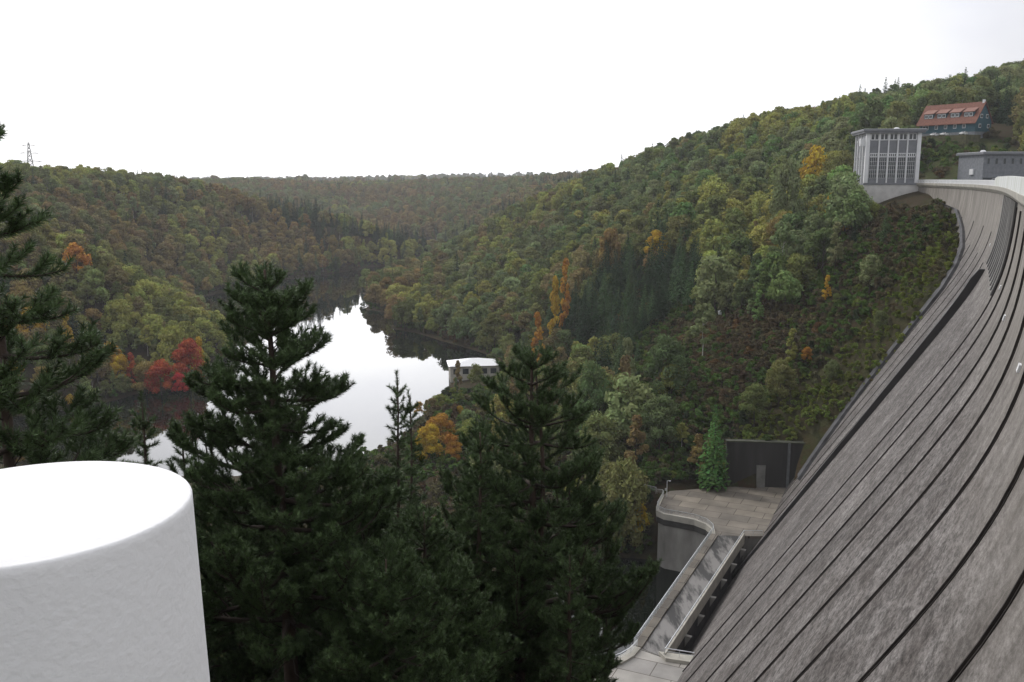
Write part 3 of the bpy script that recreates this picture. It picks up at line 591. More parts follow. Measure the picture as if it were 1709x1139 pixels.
for sy in (0, 1):
    f = lambda y: HD-y if sy else y
    a = [(x, f(y), z) for x, y, z in ((-.7,-oh,HE-oh*sl_+.0),(HL+.7,-oh,HE-oh*sl_),(HL+.7,HD/2,HR),(-.7,HD/2,HR))]
    k.add(a+[(x,y,z+.28) for x, y, z in a], [(0,1,2,3),(7,6,5,4),(0,4,5,1),(1,5,6,2),(2,6,7,3),(3,7,4,0)])
rf = k.build('roof', M_tile, ho)
k = MB(); k.box(HL*.985-.4, HL*.985+.4, HD/2-.4, HD/2+.4, HR-.5, HR+1.1); k.build('chimney', M_white, rf)
for i in range(4):
    xc = HL*(.15+.235*i); wd = 2.15; y0 = 1.0; zb = HE+y0*sl_+.25; zt = zb+1.9; yb = (zt+1.5-HE)/sl_
    k = MB(); k.box(xc-wd, xc+wd, y0, yb, zb-.3, zt); d = k.build('dormer', M_teal, ho)
    k = MB(); k.add([(xc-wd-.4,y0-.5,zt),(xc+wd+.4,y0-.5,zt),(xc+wd+.4,yb+.7,zt+2.0),(xc-wd-.4,yb+.7,zt+2.0),(xc-wd-.4,y0-.5,zt+.2),(xc+wd+.4,y0-.5,zt+.2),(xc+wd+.4,yb+.7,zt+2.2),(xc-wd-.4,yb+.7,zt+2.2)], [(3,2,1,0),(4,5,6,7),(0,1,5,4),(1,2,6,5),(2,3,7,6),(3,0,4,7)]); k.build('dormer_roof', mat('faded_roof_tiles', (.27,.14,.11), .8, var=.2) if i == 0 else bpy.data.materials['faded_roof_tiles'], d)
    for sx in (-1, 1):
        k = MB(); k.box(xc+sx*1.0-.8, xc+sx*1.0+.8, y0-.1, y0-.02, zb+.15, zb+1.7); k.build('window_frame', M_white, d)
        k = MB(); k.box(xc+sx*1.0-.58, xc+sx*1.0-.06, y0-.15, y0-.11, zb+.4, zb+1.45); k.box(xc+sx*1.0+.06, xc+sx*1.0+.58, y0-.15, y0-.11, zb+.4, zb+1.45); k.build('pane', M_glass, d)
def house_window(x0, x1, z0, z1, y=-.16, gable=False):
    q = lambda kk, a0, a1, b0, b1, c0_, c1_: kk.box(b0, b1, a0, a1, c0_, c1_) if gable else kk.box(a0, a1, b0, b1, c0_, c1_)
    yy = (HL+.1, HL+.18, HL+.22) if gable else (-.18, -.1, -.22)
    k = MB(); q(k, x0, x1, min(yy[0],yy[1]), max(yy[0],yy[1]), z0, z1); o = k.build('window', M_white, ho)
    k = MB(); m_ = (x0+x1)/2; lo, hi = (yy[1], yy[2]) if gable else (yy[2], yy[0])
    q(k, x0+.18, m_-.06, lo, hi, z0+.2, z1-.2); q(k, m_+.06, x1-.18, lo, hi, z0+.2, z1-.2); k.build('pane', M_glass, o)
for x0, x1 in ((2.2,5.0),(8.0,9.4),(12.3,13.7),(16.5,17.9),(20.6,22.0),(25.2,28.2)):
    if x1 < HL: house_window(x0, x1, 3.0, 4.7)
for y0, z0 in ((2.2,3.0),(7.8,3.0),(2.9,6.9),(6.6,6.9)): house_window(y0, y0+1.5, z0, z0+1.6, gable=True)

# white lakeside pump house
lh0 = at(752, 631, z=-80.0); lh1 = at(838, 622, z=-79.5)
la = math.atan2(lh1[1]-lh0[1], lh1[0]-lh0[0])*.35; 
lh = thing('lakeside_pavilion', 'small pale pavilion with a bright white low hipped roof at the lake edge', 'building', (lh0[0], lh0[1], -79.4), la)
lw = 20.0; ld = 12.0
k = MB(); k.box(0, lw, 0, ld, -4, 4.2); k.build('wall', M_cream, lh)
k = MB(); o_ = .9
k.add([(-o_,-o_,4.2),(lw+o_,-o_,4.2),(lw+o_,ld+o_,4.2),(-o_,ld+o_,4.2),(lw*.45,ld*.5,6.3),(lw*.6,ld*.5,6.3)], [(3,2,1,0),(0,1,5,4),(1,2,5),(2,3,4,5),(3,0,4)]); k.build('roof', mat('white_metal_roof', (.82,.83,.85), .35, var=.05), lh)
for i in range(5):
    k = MB(); k.box(1.2+3.8*i, 3.6+3.8*i, -.06, .05, .8, 3.0); k.build('window', M_glass, lh)

# high-voltage pylon on the left skyline
pb = at(52, 291, dist=860); PH = float(at(52, 237, dist=860)[2]-pb[2]+14)
py = thing('power_pylon', 'grey lattice power pylon on the left skyline behind the wood', 'pylon', (pb[0], pb[1], pb[2]-14), R(20))
M_pyl = mat('weathered_galvanised_lattice', (.33,.33,.34), .6, var=.1)
k = MB(); wz = lambda z: 3.6*(1-z/PH)**1.0+.35
for sx in (-1,1):
    for sy in (-1,1): k.bar((sx*wz(0),sy*wz(0),0),(sx*wz(PH),sy*wz(PH),PH),.34)
zz = 0
while zz < PH-2:
    z2 = min(PH, zz+2.4+3*(1-zz/PH)); a, b_ = wz(zz), wz(z2)
    for s in (-1, 1):
        k.bar((-a,s*a,zz),(b_,s*b_,z2),.24); k.bar((a,s*a,zz),(-b_,s*b_,z2),.24); k.bar((s*a,-a,zz),(s*b_,b_,z2),.24); k.bar((s*a,a,zz),(s*b_,-b_,z2),.24)
    zz = z2
k.build('mast', M_pyl, py)
for f, hw_ in ((.60,9.0),(.77,7.0),(.92,5.0)):
    k = MB(); z = PH*f
    for s in (-1,1):
        for y in (-.5,.5): k.bar((0,y,z),(s*hw_,0,z),.34); k.bar((0,y,z+1.6),(s*hw_,0,z),.3)
    k.build('cross_arm', M_pyl, py)

# cars
M_carw = mat('white_car_paint', (.80,.80,.81), .25, var=.02, spec=.5); M_tyre = mat('tyre_rubber', (.02,.02,.02), .8, var=.2); M_lamp = mat('headlamp_glass', (.6,.6,.62), .2, var=.05); M_rim = mat('alloy_rim', (.5,.5,.52), .35, metallic=.7, var=.05)
def car(label, loc, rz, group=None):
    c = thing('parked_car', label, 'car', loc, rz, group)
    xs = [(-2.1,.45,.75,.8),(-2.0,.32,.95,.86),(-1.2,.28,1.0,.88),(0,.26,1.0,.88),(1.1,.28,.96,.88),(1.9,.32,.82,.84),(2.1,.42,.66,.76)]
    k = MB(); k.loft([[(x,-w_,z0),(x,w_,z0),(x,w_,(z0+z1)/2),(x,w_*.95,z1),(x,-w_*.95,z1),(x,-w_,(z0+z1)/2)] for x, z0, z1, w_ in xs])
    cb = [(-1.75,.98,.80),(-1.35,1.42,.66),(.05,1.46,.66),(.85,.98,.78)]
    k.loft([[(x,-.83,.93),(x,.83,.93),(x,w_,z),(x,-w_,z)] for x, z, w_ in cb]); k.build('body', M_carw, c)
    k = MB()
    for s in (-1,1): k.add([(-1.55,s*.80,1.02),(.6,s*.80,1.02),(0,s*.69,1.38),(-1.25,s*.69,1.38)], [(0,1,2,3)])
    k.add([(.83,-.70,1.02),(.83,.70,1.02),(.14,.60,1.43),(.14,-.60,1.43)], [(0,1,2,3)]); k.add([(-1.76,-.70,1.02),(-1.76,.70,1.02),(-1.42,.60,1.40),(-1.42,-.60,1.40)], [(3,2,1,0)])
    o = k.build('windows', M_glass, c); o.scale = (1.012, 1.02, 1.0)
    for x in (-1.3, 1.3):
        for s in (-1, 1):
            k = MB(); k.tube([(x,s*.70,.32),(x,s*.90,.32)], .32, 14); wh = k.build('wheel', M_tyre, c); k = MB(); k.tube([(x,s*.88,.32),(x,s*.915,.32)], .19, 10); k.build('rim', M_rim, wh)
    for s in (-1,1): k = MB(); k.box(2.0,2.13,s*.58-.14,s*.58+.14,.58,.7); k.build('headlight', M_lamp, c)
    return c
def gz1(x, y): return float(ground_z([x], [y])[0])
car_lab = ['white car parked at the left end below the teal house', 'white car parked under the middle of the teal house, left of a second one', 'white car parked right of another white car below the teal house', 'white car parked nearest the right gable of the teal house']
# a gravel yard in front of the house carries them
ux, uy = math.cos(ha), math.sin(ha)
def hloc(x, y, z=0): return (hp0[0]+ux*x-uy*y, hp0[1]+uy*x+ux*y, hz+z)
yk = MB(); q = [hloc(-2,-.3)[:2], hloc(-1,-7.6)[:2], hloc(HL+2,-8.2)[:2], hloc(HL+3,-.3)[:2]]; yk.prism(q, hz-6, hz-.02); tag(yk.build('gravel_yard', mat('mossy_gravel', (.10,.10,.05), .9, var=.4, scale=.8)), kind='structure')
for lb, x in zip(car_lab, (3.2, 11.8, 16.4, 25.0)):
    car(lb, hloc(x, -5.6), ha-R(82), 'white cars parked below the teal house')
pc = crest_pt(np.array([172.]), -3.2, -1.38)[0]
car('white car driving on the dam crest in front of the grey blockhouse', tuple(pc), R(90)-.42-.3)
# small weather hut / instrument box on the wooded slope
ib = at(1203, 487, dist=306); ib[2] = gz1(ib[0], ib[1])
hu = thing('instrument_box', 'small white instrument box on a ledge of the wooded slope', 'instrument box', tuple(ib))
k = MB(); k.box(-.5,.5,-.4,.4,1.0,2.0); k.add([(-.65,-.55,2.0),(.65,-.55,2.0),(.65,.55,2.0),(-.65,.55,2.0),(0,0,2.35)], [(3,2,1,0),(0,1,4),(1,2,4),(2,3,4),(3,0,4)]); k.build('box', M_white, hu)
k = MB()
for sx in (-.4,.4):
    for sy in (-.3,.3): k.bar((sx,sy,-.4),(sx,sy,1.0),.08)
k.build('stand', M_steel, hu)

# ---------------------------------------------------------------- the white pillar beside the viewer
def plaster():
    m = mat('white_plaster', (.86,.86,.875), .75, var=.06, scale=3, bump=.4, bscale=60, bdist=.006)
    return m
pl = MB(); cx, cy, rr_ = -.962, 1.755, .312
prof = [(rr_+.035,-1.9),(rr_+.022,-1.4),(rr_+.008,-.95),(rr_+.0,-.66),(rr_-.0005,-.646),(rr_-.003,-.6415),(rr_-.007,-.640),(rr_*.5,-.6385),(.02,-.638)]
pl.loft([[(cx+r*math.cos(a),cy+r*math.sin(a),z) for a in np.linspace(0,2*math.pi,97)[:-1]] for r, z in prof])
o = pl.build('round_pillar', plaster(), smooth=True)
tag(o, 'thick round white plastered pillar with a flat top close to the viewer', 'pillar')

# ---------------------------------------------------------------- foliage
def foliage_mat(name, src):                          # src: 'object' (obj.color of a single tree) or 'instance' (tint carried by each scattered tree)
    m = bpy.data.materials.new(name); m.use_nodes = True; t = m.node_tree; n = t.nodes; l = t.links; n.remove(n['Principled BSDF'])
    if src == 'object': a = n.new('ShaderNodeObjectInfo').outputs['Color']
    else:
        q = n.new('ShaderNodeAttribute'); q.attribute_type = 'INSTANCER'; q.attribute_name = 'tint'; a = q.outputs['Color']
    lv = n.new('ShaderNodeAttribute'); lv.attribute_name = 'lv'
    hs_ = n.new('ShaderNodeHueSaturation'); l.new(a, hs_.inputs['Color'])
    h = n.new('ShaderNodeMath'); h.operation = 'MULTIPLY_ADD'; l.new(lv.outputs['Fac'], h.inputs[0]); h.inputs[1].default_value = .07; h.inputs[2].default_value = .43; l.new(h.outputs[0], hs_.inputs['Hue'])
    l.new(lv.outputs['Fac'], hs_.inputs['Value']); hs_.inputs['Saturation'].default_value = 1.1
    d = n.new('ShaderNodeBsdfDiffuse'); l.new(hs_.outputs[0], d.inputs[0])
    tr = n.new('ShaderNodeBsdfTranslucent'); l.new(hs_.outputs[0], tr.inputs[0])
    x = n.new('ShaderNodeMixShader'); x.inputs[0].default_value = .22; l.new(d.outputs[0], x.inputs[1]); l.new(tr.outputs[0], x.inputs[2]); l.new(x.outputs[0], n['Material Output'].inputs['Surface'])
    return m
M_leafO, M_leafI = foliage_mat('tree_foliage', 'object'), foliage_mat('wood_foliage', 'instance')
M_bark = mat('bark', (.075,.06,.05), .95, var=.4, scale=2, stretch=(1,1,.3)); M_birch = mat('white_birch_bark', (.50,.48,.45), .8, var=.5, scale=1.6, stretch=(1,1,2))
def quads(C, Nrm, sx, sy, g, roll=None):
    n = len(C); Nrm = Nrm/np.maximum(np.linalg.norm(Nrm, axis=1, keepdims=True), 1e-6)
    ref = g.normal(size=(n,3)) if roll is None else roll
    X = np.cross(Nrm, ref); X /= np.maximum(np.linalg.norm(X, axis=1, keepdims=True), 1e-6); Y = np.cross(Nrm, X)
    X = X*np.reshape(sx,(-1,1)); Y = Y*np.reshape(sy,(-1,1))
    V = np.stack([C-X*.55-Y*.8, C+X-Y*.25, C+X*.5+Y*.9, C-X*.95+Y*.2], 1).reshape(-1,3)
    return V, np.arange(4*n).reshape(n,4)
def broadleaf(seed, H, W, base, nl, per, leaf, shape='round'):
    g = np.random.default_rng(seed); V = []; LV = []
    for i in range(nl):
        t = g.uniform(0, 1)**.8; z = base+(H-base)*(.06+.86*t)
        if shape == 'round': rad = W/2*math.sin(math.pi*min(1, .22+.72*t))**.75
        elif shape == 'oval': rad = W/2*math.sin(math.pi*min(1,.15+.78*t))**.9
        else: rad = W/2*(1-t)**.75*(.5+.5*min(1, t*5+.2))
        a = g.uniform(0, 6.28); q = rad*math.sqrt(g.uniform(.12, .75)); r = W*g.uniform(.12, .21)*(1 if shape == 'round' else .8)
        c = np.array([math.cos(a)*q, math.sin(a)*q, z])
        d = g.normal(size=(per,3)); d[:,2] += .35; d /= np.linalg.norm(d, axis=1, keepdims=True)
        rr = r*g.uniform(.55, 1.12, (per,1)); C = c+d*rr*np.array([1,1,.8])
        nn = d+g.normal(size=(per,3))*.42; s = leaf*g.uniform(.55, 1.25, per)
        v, _ = quads(C, nn, s, s*g.uniform(.5, .9, per), g); V.append(v); LV.append(np.repeat(g.uniform(.82, 1.15)*g.uniform(.8, 1.2, per), 1))
    V = np.concatenate(V); LV = np.concatenate(LV); return V, np.arange(len(V)).reshape(-1,4), LV
def spruce(seed, H, W, base, leaf):
    g = np.random.default_rng(seed); C = []; Nn = []; SX = []; SY = []; RL = []; LV = []
    nlev = int((H-base)/.62)
    for k in range(nlev):
        t = k/nlev; z = base+(H-base)*t; rad = W/2*(1-t)**.95*(.75+.25*min(1,t*6))*g.uniform(.86, 1.1)+.05; nb = int(7+6*(1-t)); a0 = g.uniform(0,6.28)
        for b in range(nb):
            a = a0+6.283*b/nb+g.uniform(-.2,.2); L_ = rad*g.uniform(.75,1.12); d = np.array([math.cos(a), math.sin(a), 0]); lv = g.uniform(.75,1.2)
            m = max(2, int(L_/.55))
            for i in range(m):
                f = (i+.6)/m; p = d*L_*f+np.array([0,0,z-.30*L_*f+.10*L_*f*f])+g.normal(size=3)*.1
                nrm = np.array([d[0]*.35, d[1]*.35, 1])+g.normal(size=3)*.4; C.append(p); Nn.append(nrm); tp_ = .42+.58*(1-t); SX.append(leaf*tp_*g.uniform(.7,1.2)); SY.append(leaf*tp_*g.uniform(.4,.65)); LV.append(lv*g.uniform(.8,1.15))
                if f > .5 and g.uniform() < .6: C.append(p+np.array([0,0,-.25])); Nn.append(np.array([d[0],d[1],.2])+g.normal(size=3)*.5); SX.append(leaf*.8*tp_); SY.append(leaf*.5*tp_); LV.append(lv*.9)
    C = np.array(C); v, f = quads(C, np.array(Nn), np.array(SX), np.array(SY), g); return v, f, np.array(LV)
def trunk_mb(seed, H, base, r, lean=.0, limbs=6, spread=2.0):
    g = random.Random(seed); k = MB(); n = 7; pts = [(lean*H*(i/n)**1.4+g.uniform(-.12,.12), g.uniform(-.12,.12), -.8+(H*.8+.8)*i/n) for i in range(n+1)]
    k.tube(pts, [r*(1.25 if i == 0 else 1)*(1-.85*i/n) for i in range(n+1)], 6)
    for i in range(limbs):
        z = base+(H*.75-base)*g.random(); a = g.uniform(0,6.28); L_ = spread*g.uniform(.6,1.1); x = lean*H*(z/H)**1.4
        k.tube([(x,0,z),(x+math.cos(a)*L_*.5,math.sin(a)*L_*.5,z+L_*.35),(x+math.cos(a)*L_,math.sin(a)*L_,z+L_*.9)], [r*.35,r*.22,r*.06], 4)
    return k
KINDS = {}
def variant(key, V, F, LV, H, tk):
    KINDS[key] = dict(V=V, F=F, LV=LV, H=H, trunk=tk)
for i in range(6):
    H = (13,12,14,11.5,13.5,12.5)[i]; W = (9.5,10.5,9,9.5,8.2,10)[i]
    variant(('broad', i), *broadleaf(100+i, H, W, H*.16, 30, 72, .46), H, trunk_mb(100+i, H, H*.22, .24, 0, 6, W*.3))
for i in range(3):
    H = (12.5,11.5,13)[i]; W = (9,9.6,8.4)[i]; variant(('fine', i), *broadleaf(120+i, H, W, H*.12, 34, 190, .27), H, trunk_mb(120+i, H, H*.2, .2, 0, 6, W*.3))
for i in range(2):
    H = (15,13)[i]; variant(('birch', i), *broadleaf(140+i, H, (6.4,5.6)[i], H*.30, 34, 74, .34, 'oval'), H, trunk_mb(140+i, H, H*.4, .17, .02, 7, 1.4))
for i in range(2):
    H = (14,12)[i]; variant(('column', i), *broadleaf(150+i, H, (5.0,5.6)[i], H*.1, 30, 50, .38, 'cone'), H, trunk_mb(150+i, H, H*.15, .17, 0, 5, 1.0))
for i in range(3):
    H = (18,16,20)[i]; variant(('spruce', i), *spruce(160+i, H, (8.6,7.8,9.0)[i], .8, .62), H, trunk_mb(160+i, H, 2, .24, 0, 0, 1))
for i in range(4):
    H = (2.2,1.6,2.8,1.3)[i]; variant(('shrub', i), *broadleaf(170+i, H, (3.0,2.6,2.8,2.2)[i], .05, 9, 34, .30), H, None)
for key, q in KINDS.items():
    q['crown'] = np_mesh(f'{key[0]}_crown', q['V'], q['F'], M_leafO, attrs={'lv': ('FACE', q['LV'])})
    if q['trunk']: q['trunk_me'] = q['trunk'].mesh(f'{key[0]}_trunk', M_birch if key[0] == 'birch' else M_bark)

# colours of the leaves (real-world albedo)
PAL = {
 'olive green': (.085,.095,.040), 'grey green': (.098,.113,.058), 'fresh green': (.078,.115,.045), 'dark green': (.040,.060,.030), 'yellow green': (.135,.14,.05),
 'rusty brown': (.125,.098,.045), 'golden': (.23,.16,.04), 'orange': (.21,.125,.042), 'red': (.19,.06,.04), 'crimson': (.25,.045,.045), 'brownish olive': (.105,.088,.045), 'blackish green': (.022,.034,.020), 'conifer green': (.058,.10,.038), 'dull green': (.065,.085,.04)}
BRIGHT = 2.4
def jit(c, a=.24):
    f = nr.uniform(1-a, 1+a)*BRIGHT; return (c[0]*f*nr.uniform(.92,1.08), c[1]*f*nr.uniform(.95,1.05), c[2]*f)
def single_tree(name, kind, x, y, scale, rz, color, label, cat, group=None, sz=1.0, z=None):
    q = KINDS[kind]; z = gz1(x, y) if z is None else z
    o = thing(name, label, cat, (x, y, z-.2), rz, group); o.scale = (scale, scale, scale*sz)
    c = bpy.data.objects.new('crown', q['crown']); c.color = (*color, 1); link(c, o)
    if q['trunk']: t = bpy.data.objects.new('trunk', q['trunk_me']); link(t, o)
    return o
# trees one can point at: pixel column, row of the top, row of the foot, distance, kind, colour, label
TREE_NAMES = {'broad': 'broadleaf_tree', 'birch': 'birch_tree', 'column': 'slender_tree', 'spruce': 'spruce_tree', 'shrub': 'shrub', 'fine': 'broadleaf_tree'}
HERO = [
 (1172,500,607,262,('birch',0),'grey green','birch with a bare white trunk standing alone on the open slope'),
 (1303,362,490,286,('birch',0),'grey green','tall birch with a long white trunk high above the open slope'),
 (1190,670,812,209,('spruce',1),'conifer green','bright green young conifer left of the dark retaining wall'),
 (1164,722,812,212,('column',1),'rusty brown','rusty brown tree hugging the left side of the bright green conifer'),
 (1137,703,775,222,('birch',1),'yellow green','thin yellowish birch left of the bright green conifer'),
 (1376,454,560,262,('column',0),'golden','bright golden yellow tree near the upper edge of the open slope'),
 (1392,500,575,258,('broad',1),'olive green','low olive tree at the foot of the golden yellow tree'),
 (1318,541,640,240,('column',0),'yellow green','slim yellow green tree in the middle of the open slope'),
 (1345,578,630,240,('broad',3),'orange','small orange bush tree right of the slim yellow green tree'),
 (1300,600,690,231,('broad',0),'olive green','olive tree below the slim yellow green tree'),
 (1046,551,690,246,('column',0),'grey green','slim pale green tree right of the round topped front pine'),
 (1042,590,720,238,('column',1),'brownish olive','brownish slim tree in front of a slim pale green tree'),
 (990,598,720,240,('broad',2),'dull green','rounded dull green tree just right of the round topped front pine'),
 (1110,560,650,245,('broad',3),'dull green','low dull green tree left of the lone birch foot'),
 (1121,605,660,245,('broad',3),'yellow green','little yellow tree below the lone birch'),
 (1100,660,790,222,('broad',0),'dull green','dull green tree on the lower slope above the lamp post'),
 (1060,690,800,215,('column',1),'brownish olive','brownish tree at the foot of the slope above the terrace corner'),
 (1000,690,820,222,('broad',4),'olive green','olive tree on the lower slope behind the round topped pine'),
 (943,420,520,380,('column',0),'orange','narrow orange gold tree on the near flank of the right hill'),
 (926,458,540,370,('column',1),'golden','gold tree just below the narrow orange gold one'),
 (897,512,610,350,('column',0),'orange','orange tree at the dark spruce edge above the front pine'),
 (1243,424,500,300,('column',1),'yellow green','yellow green slender tree amid dark woods above the open slope'),
 (1095,385,470,395,('broad',3),'golden','golden tree left of a row of dark spruces on the right hill'),
 (1018,380,450,420,('broad',4),'rusty brown','dull red brown tree midway up the right hill'),
 (1140,337,420,400,('broad',2),'fresh green','fresh green round tree midway up the right hill'),
 (1307,355,420,330,('broad',1),'rusty brown','tree with a rusty cap below the large grey green willow'),
 (1310,268,420,345,('broad',0),'grey green','largest grey green willow on the right hill below the skyline'),
 (1404,248,330,385,('broad',2),'olive green','olive tree directly left of the pillared tower'),
 (1362,245,330,400,('broad',3),'golden','golden green tree uphill left of the pillared tower'),
 (1450,334,400,300,('broad',4),'yellow green','yellow green tree below the base of the pillared tower'),
 (1400,315,400,310,('broad',5),'golden','gold tinged tree left below the pillared tower'),
 (1475,345,420,275,('spruce',1),'dark green','narrow dark conifer below the right end of the tower base'),
 (1385,600,700,228,('broad',1),'dull green','dull bush tree on the open slope next to the dam'),
 (1258,640,715,226,('broad',3),'olive green','olive bush tree in the lower open slope'),
 # shore strip between the lake and the basin
 (748,650,710,345,('broad',1),'orange','orange tree at the water side below the white pavilion'),
 (736,690,795,270,('broad',1),'orange','golden orange tree filling the gap between the two front pines'),
 (715,735,800,262,('broad',3),'yellow green','yellow green tree left below the golden orange one'),
 (812,650,720,330,('broad',2),'dull green','dull green tree in front of the white pavilion'),
 (718,708,800,252,('broad',3),'golden','golden tree left below the large golden one, above the middle pines'),
 (757,722,812,250,('broad',2),'orange','amber tree lowest in the gap between the two front pines'),
 (785,700,800,262,('broad',1),'yellow green','yellow green tree left of the round topped pine crown'),
 (850,612,720,330,('broad',4),'olive green','olive tree at the right end of the white pavilion'),
 (768,675,760,300,('broad',5),'golden','large golden tree below the white pavilion'),
 (840,660,800,260,('broad',0),'yellow green','yellow green tree seen through the top of the round topped pine'),
 (700,670,720,318,('broad',3),'orange','small orange bush at the lake edge beside twin pine tops'),
 (1040,770,935,196,('broad',1),'olive green','yellowing tree hanging over the dark basin right of the pine'),
 (1005,760,930,202,('broad',2),'olive green','olive tree at the basin edge behind the round topped pine'),
 (1066,835,925,196,('birch',1),'golden','small golden tree between a yellowing tree and the quay'),
 (960,800,935,205,('broad',4),'yellow green','yellow tree half hidden behind the round topped pine'),
 (870,760,930,215,('broad',0),'olive green','olive tree hidden behind the trunk of the round topped pine'),
 # the red point across the lake
 (222,583,652,384,('column',0),'red','slim red tree on the left of the point across the lake'),
 (318,566,652,379,('broad',0),'red','broad dark red tree at the tip of the point across the lake'),
 (270,601,660,374,('broad',1),'red','wide red tree at the water line of the point'),
 (301,622,659,371,('broad',3),'crimson','low bright crimson bush tree at the tip of the point'),
 (245,603,660,376,('broad',4),'rusty brown','rusty tree between two red ones on the point'),
 (335,560,640,390,('column',1),'golden','golden tree behind the dark red one at the tip of the point'),
 (203,590,648,386,('broad',5),'golden','golden tree left of the slim red one on the point'),
 (140,575,640,398,('broad',2),'orange','orange tree on the left shore of the point across the lake'),
 (292,545,625,400,('broad',1),'yellow green','yellow green tree behind the red trees on the point'),
 (335,608,652,386,('broad',3),'olive green','low olive tree last at the water on the point'),
 (185,612,655,383,('broad',3),'yellow green','yellow green bush tree left of the red trees on the point'),
]
hero_xy = []
for (u, vt, vb, d, kd, colr, lab) in HERO:
    p = at(u, vb, d); zt = at(u, vt, d)[2]; zg = gz1(p[0], p[1]); zg = max(zg, WATER+.3)
    if kd[0] == 'broad' and d < 400: kd = ('fine', kd[1] % 3)
    H = max(3.0, zt-zg); sc = H/KINDS[kd]['H']; sz = 1.0
    if sc > 1.35: sz = sc/1.35; sc = 1.35
    c = jit(PAL[colr], .06)
    single_tree(TREE_NAMES[kd[0]], kd, p[0], p[1], sc, rnd.uniform(0,6.28), c, lab, 'tree', sz=sz, z=zg); hero_xy.append((p[0], p[1]))
hero_xy = np.array(hero_xy)

# the woods: candidate spots on a jittered lattice, thinned to what the hills in view show
def lattice(x0, x1, y0, y1, st):
    gx, gy = np.meshgrid(np.arange(x0, x1, st), np.arange(y0, y1, st)); n = gx.size
    return gx.ravel()+nr.uniform(-.42,.42,n)*st, gy.ravel()+nr.uniform(-.42,.42,n)*st
PX, PY, PS = [], [], []
for x0, x1, y0, y1, st, d0, d1, s in ((-450,330,90,620,6.6,95,560,1.0),(-700,600,350,1150,8.6,560,1080,1.28),(-1300,1100,700,2200,11.5,1080,2100,1.5),(-2400,2400,1500,4500,46,2100,4500,3.0)):
    x, y = lattice(x0, x1, y0, y1, st); d = np.hypot(x, y); a = np.degrees(np.arctan2(x, y)); ok = (d >= d0) & (d < d1) & (np.abs(a) < 37)
    PX.append(x[ok]); PY.append(y[ok]); PS.append(np.full(ok.sum(), s))
PX = np.concatenate(PX); PY = np.concatenate(PY); PS = np.concatenate(PS); PZ = ground_z(PX, PY); PD = np.hypot(PX, PY)
U, Vv = pix(PX, PY, PZ); far_s = np.clip((PD-400)/600, 0, 1)
keep = (PZ > WATER+.25)
keep &= ~(in_poly(U, Vv, OPEN) & (PD < 330) & (PD > 190) & (nr.uniform(size=len(PX)) > .05))
keep &= ~(in_poly(U, Vv, [(1490,214),(1709,214),(1709,310),(1534,316),(1500,240)]) & (PD > 330) & (PD < 470))
keep &= ~((PD < 460) & (PX > 90) & in_poly(U, Vv, [(1530,316),(1709,316),(1709,260),(1540,260)]))
tp2 = [(28,215),(60,215),(80,200),(70,160),(30,100),(-15,100),(-12,122),(8,130),(22,150),(12,170),(10,192),(28,206)]
keep &= ~in_poly(PX, PY, tp2)
keep &= ~((PD < 300) & (PX < -14)) & ~((PD < 330) & (PX < -30) & (PX > -70))
keep &= ~((PD < 345) & in_poly(U, Vv, [(1418,300),(1560,300),(1560,405),(1430,435)])) & ~((PD < 345) & in_poly(U, Vv, [(735,612),(845,605),(850,690),(735,712)]))
keep &= ~((PD < 345) & (U > 1555) & (PY > 120))
keep &= ~((PD < 215) & (PX > -12)) & ~(PD < 120) & ~((PD < 200) & (PX > -30) & (PX < -12) & (PY > 150))
cs, cn = dplan(np.arange(-110, 300, 6.))
dm = np.min((PX[:,None]-cs[:,0])**2+(PY[:,None]-cs[:,1])**2, 1)
keep &= dm > 19**2
tb = np.array([[c0[0,0]+n0[0,0]*9, c0[0,1]+10], [hp0[0]+12, hp0[1]+8], [hp0[0]+26, hp0[1]+9], [lh0[0]+8, lh0[1]+6], [p0[0]+6, p0[1]+8], [hp0[0]+14, hp0[1]-6]])
for q, rr_ in zip(tb, (17, 15, 14, 17, 15, 14)): keep &= ((PX-q[0])**2+(PY-q[1])**2) > rr_**2
keep &= np.min((PX[:,None]-hero_xy[:,0])**2+(PY[:,None]-hero_xy[:,1])**2, 1) > 3.6**2
keep &= ~((PX > -60) & (PX < 40) & (PY > 205) & (PY < 395) & (PZ < -70) & (nr.uniform(size=len(PX)) > .55))
for i in np.where(keep)[0]: pass
PX, PY, PZ, PS, PD, U, Vv = [q[keep] for q in (PX, PY, PZ, PS, PD, U, Vv)]
# hidden behind nearer ground and crowns: dropped (with a margin, so a step to the side still finds woods)
order = np.argsort(PD); ab_ = ((np.degrees(np.arctan2(PX, PY))+40)/.3).astype(int); hor = np.full(400, -9.); vis = np.zeros(len(PX), bool)
hg = {}
ad = np.radians(np.arange(400)*.3-40); dd = np.geomspace(120, 4500, 260); gzz = np.maximum(ground_z(np.outer(np.sin(ad), dd), np.outer(np.cos(ad), dd)), WATER).reshape(400, 260)
el = np.maximum.accumulate((gzz+5)/dd, axis=1)
for i in order:
    j = min(259, np.searchsorted(dd, PD[i]*.93)-1); top = (PZ[i]+14*PS[i])/PD[i]
    vis[i] = j < 1 or top > el[ab_[i], j]-.004
PX, PY, PZ, PS, PD, U, Vv = [q[vis] for q in (PX, PY, PZ, PS, PD, U, Vv)]
n = len(PX); left = (PX < -60)
DARK = [(870,500),(960,462),(1060,430),(1120,420),(1180,450),(1180,510),(1060,590),(1036,650),(900,650)]
TOPD = [(1500,120),(1600,110),(1709,90),(1709,235),(1650,215),(1640,180),(1520,210)]
RIDG = [(440,300),(520,345),(640,360),(720,400),(720,430),(600,420),(480,390),(420,345)]
